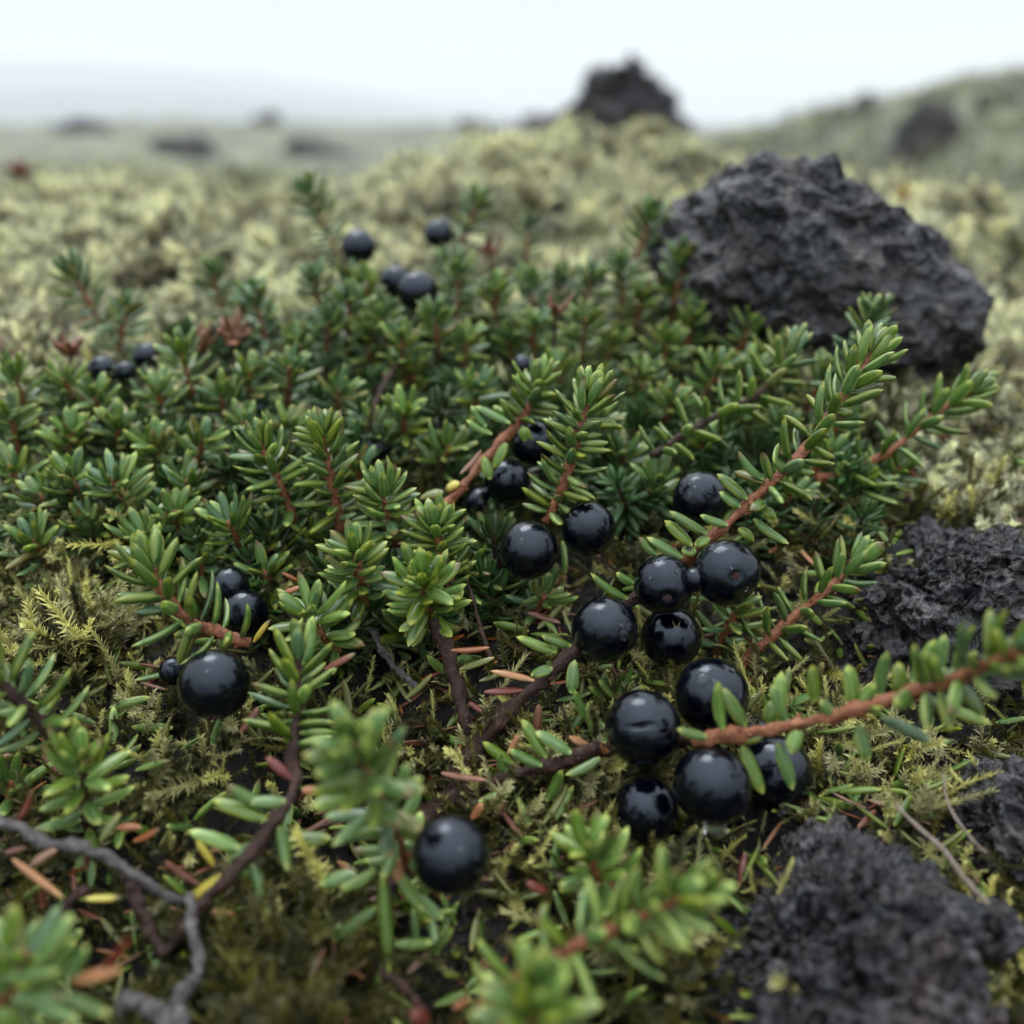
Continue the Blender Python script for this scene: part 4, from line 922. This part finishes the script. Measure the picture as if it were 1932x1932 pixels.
def moss_shoot(seed, n=46, L_=1.0, lw=.075, ll=.22, open_=32, bend=.25, branches=0, tuft=0):
    r = np.random.default_rng(seed); parts = []
    def axis(P, n_, ll_, lw_, op):
        T, A, B = frames(P); m_ = len(P)-1; ph = r.random()*6
        v, f = tube_vf(P, np.linspace(.022, .010, len(P)), 4); parts.append((v, f))
        for i in range(n_):
            q = ((i+.5)/n_)**.85; k = min(int(q*m_), m_-1); fr = q*m_-k; c = P[k]*(1-fr)+P[k+1]*fr
            ph += 2.39996+r.uniform(-.3, .3); e_ = R(op+r.uniform(-10, 12))*(1.15-.6*q)
            rad = A[k]*math.cos(ph)+B[k]*math.sin(ph); d = T[k]*math.cos(e_)+rad*math.sin(e_)
            parts.append(leaflet(c, d, rad, ll_*r.uniform(.75, 1.15)*(1 if q < .85 else .8), lw_*r.uniform(.8, 1.2), -r.uniform(.1, .75)))
    a = r.uniform(-1, 1, 2)*bend
    P = catmull([(0, 0, 0), (a[0]*.3, a[1]*.3, .35*L_), (a[0]*.8, a[1]*.8, .7*L_), (a[0]*1.5, a[1]*1.5, L_)], 10)
    axis(P, n, ll, lw, open_)
    for b in range(branches):
        q = .15+.7*b/branches; c = P[int(q*9)]; az = b*2.4+r.uniform(-.4, .4)+(0 if tuft else 0)
        d = np.array([math.cos(az), math.sin(az), r.uniform(.5, 1.1)]); d /= np.linalg.norm(d); bl = L_*(.42-.2*q)
        axis(catmull([c, c+d*bl*.5, c+d*bl+np.array([0, 0, .05])], 5), int(n*.36), ll*.8, lw*.85, open_)
    return parts
def src(prefix, lst, m):
    col = bpy.data.collections.new(prefix)
    for i, p_ in enumerate(lst): col.objects.link(joined(f'{prefix}_shoot', p_, M[m]))
    return col
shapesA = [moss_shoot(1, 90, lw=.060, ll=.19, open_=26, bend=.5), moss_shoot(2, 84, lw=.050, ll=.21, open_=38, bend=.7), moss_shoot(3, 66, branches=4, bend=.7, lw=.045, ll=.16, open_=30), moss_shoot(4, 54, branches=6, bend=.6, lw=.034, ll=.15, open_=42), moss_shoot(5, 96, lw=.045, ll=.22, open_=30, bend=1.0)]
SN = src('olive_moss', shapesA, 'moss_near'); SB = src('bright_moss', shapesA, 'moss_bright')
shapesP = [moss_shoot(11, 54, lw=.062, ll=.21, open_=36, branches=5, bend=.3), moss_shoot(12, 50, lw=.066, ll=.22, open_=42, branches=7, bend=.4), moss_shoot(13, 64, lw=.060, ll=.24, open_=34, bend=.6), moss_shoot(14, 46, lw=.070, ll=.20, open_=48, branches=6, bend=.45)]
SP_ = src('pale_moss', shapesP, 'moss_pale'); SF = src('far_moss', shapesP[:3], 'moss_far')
def instancer(name, pts, rot, scl, idx, col):
    me = bpy.data.meshes.new(name); n = len(pts)
    me.vertices.add(n); me.vertices.foreach_set('co', np.asarray(pts, np.float32).ravel())
    a = me.attributes.new('rot', 'FLOAT_VECTOR', 'POINT'); a.data.foreach_set('vector', np.asarray(rot, np.float32).ravel())
    a = me.attributes.new('scl', 'FLOAT_VECTOR', 'POINT'); s_ = np.asarray(scl, np.float32)
    if s_.ndim == 1: s_ = np.repeat(s_[:, None], 3, 1)
    a.data.foreach_set('vector', s_.ravel())
    a = me.attributes.new('idx', 'INT', 'POINT'); a.data.foreach_set('value', np.asarray(idx, np.int32))
    o = link(bpy.data.objects.new(name, me)); tag(o, kind='stuff')
    g = bpy.data.node_groups.new(name, 'GeometryNodeTree')
    g.interface.new_socket('Geometry', in_out='INPUT', socket_type='NodeSocketGeometry'); g.interface.new_socket('Geometry', in_out='OUTPUT', socket_type='NodeSocketGeometry')
    gi = g.nodes.new('NodeGroupInput'); go = g.nodes.new('NodeGroupOutput')
    ip = g.nodes.new('GeometryNodeInstanceOnPoints'); ci = g.nodes.new('GeometryNodeCollectionInfo')
    ci.inputs['Collection'].default_value = col; ci.inputs['Separate Children'].default_value = True; ci.inputs['Reset Children'].default_value = True
    ip.inputs['Pick Instance'].default_value = True
    def att(nm, ty):
        q = g.nodes.new('GeometryNodeInputNamedAttribute'); q.data_type = ty; q.inputs['Name'].default_value = nm; return q.outputs['Attribute']
    l = g.links
    l.new(gi.outputs[0], ip.inputs['Points']); l.new(ci.outputs[0], ip.inputs['Instance'])
    l.new(att('idx', 'INT'), ip.inputs['Instance Index'])
    er = g.nodes.new('FunctionNodeEulerToRotation'); l.new(att('rot', 'FLOAT_VECTOR'), er.inputs[0]); l.new(er.outputs[0], ip.inputs['Rotation'])
    l.new(att('scl', 'FLOAT_VECTOR'), ip.inputs['Scale']); l.new(ip.outputs[0], go.inputs[0])
    md = o.modifiers.new('cover', 'NODES'); md.node_group = g
    return o
def wedge(n, y0, y1, wid, power, rg):
    """random ground points in the strip y0..y1, wider with distance"""
    q = rg.random(n); e_ = 1-power
    y = (y0**e_+q*(y1**e_-y0**e_))**(1/e_) if abs(e_) > 1e-6 else y0*(y1/y0)**q
    x = rg.uniform(-1, 1, n)*wid*np.maximum(y, 7)
    return x, y
def tilt(n, rg, amt, up=0):
    return np.stack([rg.normal(0, amt, n)-up, rg.normal(0, amt, n), rg.uniform(0, 6.28, n)], -1)
rg = np.random.default_rng(5)
def rock_zone(x, y):                                   # bare stony ground at the lower right
    px, py, d = proj(x, y, H(x, y)); return px, py
# near moss, olive, lying at all angles
x, y = wedge(36000, 5.0, 17, .72, .3, rg); z = H(x, y); px, py, d = proj(x, y, z)
dens = -.12+3.2*n2(x, y, 1.0, 21, 3); right = (px > 1300) & (py > 900)
keep = (rg.random(len(x)) < np.clip(dens+.55, .12, 1)*np.where(right, .6, 1)) 
x, y, z = x[keep], y[keep], z[keep]; n = len(x)
br = np.clip(.18+1.2*n2(x, y, .5, 33, 3), 0, 1)+np.where((px[keep] > 1500) & (py[keep] > 1350), .3, 0)+np.where((px[keep] < 330) & (py[keep] < 1350), .45, 0)
isb = rg.random(n) < br*.55
sc_ = rg.uniform(.20, .55, n)*(1+.6*n2(x, y, 1.1, 77, 2)); z = z+.42*np.clip(n2(x, y, 2.2, 84, 3), -.5, 1)
rt = tilt(n, rg, .75); rt[:, 0] += 1.1*n2(x, y, .7, 78, 2); rt[:, 2] = 6.3*n2(x, y, .5, 79, 2)+rg.normal(0, .8, n)
tx, ty, ts = [], [], []
for qx, qy, sz, cnt in [(1640, 1440, .7, 26), (1720, 1490, .75, 26), (1765, 1575, .7, 20), (1600, 1380, .7, 20), (1560, 1500, .6, 18), (1875, 1830, .75, 22), (1915, 1890, .8, 22), (1880, 955, .9, 16), (1840, 1000, .9, 14), (1860, 1640, .5, 22),
                        (60, 1130, .8, 30), (130, 1180, .8, 26), (20, 1060, .8, 26), (290, 1350, .7, 26), (380, 1420, .7, 22), (1440, 1690, .5, 16), (1120, 1500, .6, 18), (980, 1640, .6, 20), (720, 1320, .6, 14), (1300, 1560, .5, 14), (1560, 1260, .6, 14), (1010, 1130, .6, 14), (1450, 1180, .6, 16)]:
    g_ = G(qx, qy)
    for _ in range(cnt): tx.append(g_.x+rg.normal(0, .22)); ty.append(g_.y+rg.normal(0, .22)); ts.append(sz*rg.uniform(.45, .85))
x = np.concatenate([x, tx]); y = np.concatenate([y, ty]); z = np.concatenate([z, H(np.array(tx), np.array(ty))+.04]); sc_ = np.concatenate([sc_, ts])
rt = np.concatenate([rt, tilt(len(tx), rg, .8)]); isb = np.concatenate([isb, np.ones(len(tx), bool)])
for nm, sel, col in (('olive_moss', ~isb, SN), ('bright_moss', isb, SB)):
    instancer(nm, np.stack([x[sel], y[sel], z[sel]-.08], -1), rt[sel], sc_[sel], rg.integers(0, 5, sel.sum()), col)
# pale woolly moss on the mounds
x, y = wedge(80000, 13, 62, .62, 1.2, rg); z = H(x, y); px, py, d = proj(x, y, z)
edge = 15.3+1.5*n2(x, y, .4, 41, 2)-np.where(x < -4, 2.2, 0)-np.where(x > 5.5, 1.8, 0)
keep = (y > edge) & (rg.random(len(x)) < np.clip(.8+2.2*n2(x, y, .45, 42, 3), .10, 1))
x, y, z = x[keep], y[keep], z[keep]; n = len(x)
sc_ = rg.uniform(.3, .85, n)*(.50+.010*y)*(1+.6*n2(x, y, .6, 80, 2))
rt = tilt(n, rg, .35); rt[:, 0] += .8*n2(x, y, .5, 82, 2); rt[:, 1] += .8*n2(x, y, .5, 83, 2)
instancer('pale_moss', np.stack([x, y, z-.12], -1), rt, sc_, rg.integers(0, 4, n), SP_)
x, y = wedge(26000, 55, 1200, .62, 1.15, rg); z = H(x, y)
keep = rg.random(len(x)) < np.clip(.9+1.3*n2(x, y, .05, 43, 3), .1, 1)
x, y, z = x[keep], y[keep], z[keep]; n = len(x)
instancer('far_moss', np.stack([x, y, z-.3], -1), tilt(n, rg, .35), rg.uniform(.9, 1.6, n)*(.7+.008*y), rg.integers(0, 3, n), SF)

# crowberry undergrowth below the single sprigs, one mass
def under_src(seed, pal_m, n=34):
    P = catmull([(0, 0, 0), (.05, 0, .35), (.0, .05, .7), (.03, 0, 1.0)], 14); parts = [tube_vf(P, np.linspace(.045, .03, 14), 6, .3)]
    ls = []
    for (c, d, up, l, w) in leaf_specs(P, n, .02, .42, .105, .8, 80, 100, seed, .3):
        v, f = leaf_vf(**shapes[seed % 5], rings=6, k=6); q = np.array(orient(Vector(c), Vector(d), Vector(up)).to_matrix())
        ls.append(((v*np.array([w, l, w])) @ q.T+c, f))
    return parts, ls
m_, t, p = mat('undergrowth_leaf'); M['under'] = m_
oi = N(t, 'ShaderNodeObjectInfo').outputs['Random']; co = N(t, 'ShaderNodeTexCoord').outputs['Object']
col = mixc(t, noise(t, co, 5, 3), (.015, .046, .010), (.058, .112, .028))  # leaf greens darkened: shade of the gaps between sprigs put into the colour
t.links.new(hsv(t, col, maprange(t, oi, .48, .515), None, maprange(t, oi, .65, 1.25)), p.inputs['Base Color']); p.inputs['Roughness'].default_value = .38
UC = bpy.data.collections.new('undergrowth')
for sd_ in range(4):
    a, b = under_src(sd_, 'under'); o = joined('undergrowth_sprig', a, M['stem_dark'])
    n0 = len(o.data.polygons); v = [a[0][0]]+[q[0] for q in b]; f = list(a[0][1]); nn = len(a[0][0]); mi = [0]*len(f)
    for q in b: f += [tuple(i+nn for i in z_) for z_ in q[1]]; nn += len(q[0]); mi += [1]*len(q[1])
    me = mesh('undergrowth_sprig', np.vstack(v), f, M['stem_dark']); me.materials.append(M['under']); me.polygons.foreach_set('material_index', mi)
    UC.objects.link(bpy.data.objects.new('undergrowth_sprig', me))
POLY = np.array([(-900, 760), (0, 745), (110, 700), (260, 700), (360, 640), (540, 520), (900, 530), (1200, 570), (1400, 620), (1500, 720), (1740, 870), (1640, 960), (1500, 965), (1300, 900), (1200, 930), (1050, 960), (930, 1100), (900, 1130), (700, 1180), (480, 1120), (380, 1010), (150, 1000), (-900, 1000)], float)
def inside(px, py, P):
    c = np.zeros(len(px), bool); j = len(P)-1
    for i in range(len(P)):
        a, b = P[i], P[j]
        c ^= ((a[1] > py) != (b[1] > py)) & (px < (b[0]-a[0])*(py-a[1])/(b[1]-a[1]+1e-9)+a[0]); j = i
    return c
x, y = wedge(5200, 9, 20, .8, 0, rg); z = H(x, y); px, py, d = proj(x, y, z+.75)
keep = inside(px, py, POLY); x, y, z = x[keep], y[keep], z[keep]; n = min(len(x), 560)
x, y, z = x[:n], y[:n], z[:n]
instancer('crowberry_undergrowth', np.stack([x, y, z-.05], -1), tilt(n, rg, .42, .0), rg.uniform(.6, .95, n), rg.integers(0, 4, n), UC)
# dead leaf litter
LC = bpy.data.collections.new('litter')
for k_ in ('orange', 'brown', 'red', 'olive', 'brown'):
    LC.objects.link(bpy.data.objects.new('litter_leaf', LEAF[k_][len(LC.objects) % 5]))
x, y = wedge(4200, 6, 19, .62, .2, rg); keep = rg.random(len(x)) < np.clip(.5+1.5*n2(x, y, .6, 55, 2), .05, 1); x, y = x[keep], y[keep]; n = len(x)
z = H(x, y)+rg.uniform(.0, .28, n)
ll = rg.uniform(.22, .42, n)
instancer('leaf_litter', np.stack([x, y, z], -1), np.stack([rg.normal(0, .35, n), rg.normal(0, .6, n), rg.uniform(0, 6.28, n)], -1), np.stack([ll*rg.uniform(.11, .2, n), ll, ll*.13], -1), rg.integers(0, 5, n), LC)
# loose green leaves among the moss
GC = bpy.data.collections.new('loose_leaves')
for k_ in ('green', 'olive', 'fresh'): GC.objects.link(bpy.data.objects.new('loose_leaf', LEAF[k_][len(GC.objects)]))
x, y = wedge(1900, 6, 17, .62, .2, rg); n = len(x); z = H(x, y)+rg.uniform(.02, .3, n); ll = rg.uniform(.3, .45, n)
instancer('loose_green_leaves', np.stack([x, y, z], -1), np.stack([rg.normal(.4, .5, n), rg.normal(0, .6, n), rg.uniform(0, 6.28, n)], -1), np.stack([ll*.22, ll, ll*.22], -1), rg.integers(0, 3, n), GC)
# grit and lava crumbs at the lower right
GR = bpy.data.collections.new('crumbs')
for i in range(3):
    v, f = ico(3); v = v*(1+.35*fbm(v*2+i*7, 3, i))[:, None]; GR.objects.link(bpy.data.objects.new('crumb', mesh('crumb', v, f, M['lava_fine'])))
x, y = wedge(3500, 6, 16, .7, .2, rg); keep = x > 2.6+rg.normal(0, .7, len(x)); x, y = x[keep], y[keep]; n = len(x); s_ = .03+.12*rg.random(n)**3
instancer('lava_gravel', np.stack([x, y, H(x, y)], -1), tilt(n, rg, 2), s_, rg.integers(0, 3, n), GR)

# ------------------------------------------------------------------ haze
HAZE = 1
if HAZE:
    m, t, p = mat('haze_air'); t.nodes.remove(p); pv = N(t, 'ShaderNodeVolumePrincipled')
    pv.inputs['Density'].default_value = 4.0e-5; pv.inputs['Color'].default_value = (.965, .985, 1, 1); pv.inputs['Anisotropy'].default_value = 0
    t.links.new(pv.outputs[0], t.nodes['Material Output'].inputs['Volume'])
    b = (50000, 50000, 2900); v = [(sx_*b[0], sy_*b[1], z_) for z_ in (-900, b[2]) for sx_, sy_ in ((-1, -.1), (1, -.1), (1, 1), (-1, 1))]
    hz = link(bpy.data.objects.new('haze', mesh('haze', v, [(0, 3, 2, 1), (4, 5, 6, 7), (0, 1, 5, 4), (1, 2, 6, 5), (2, 3, 7, 6), (3, 0, 4, 7)], m, False))); tag(hz, kind='stuff')
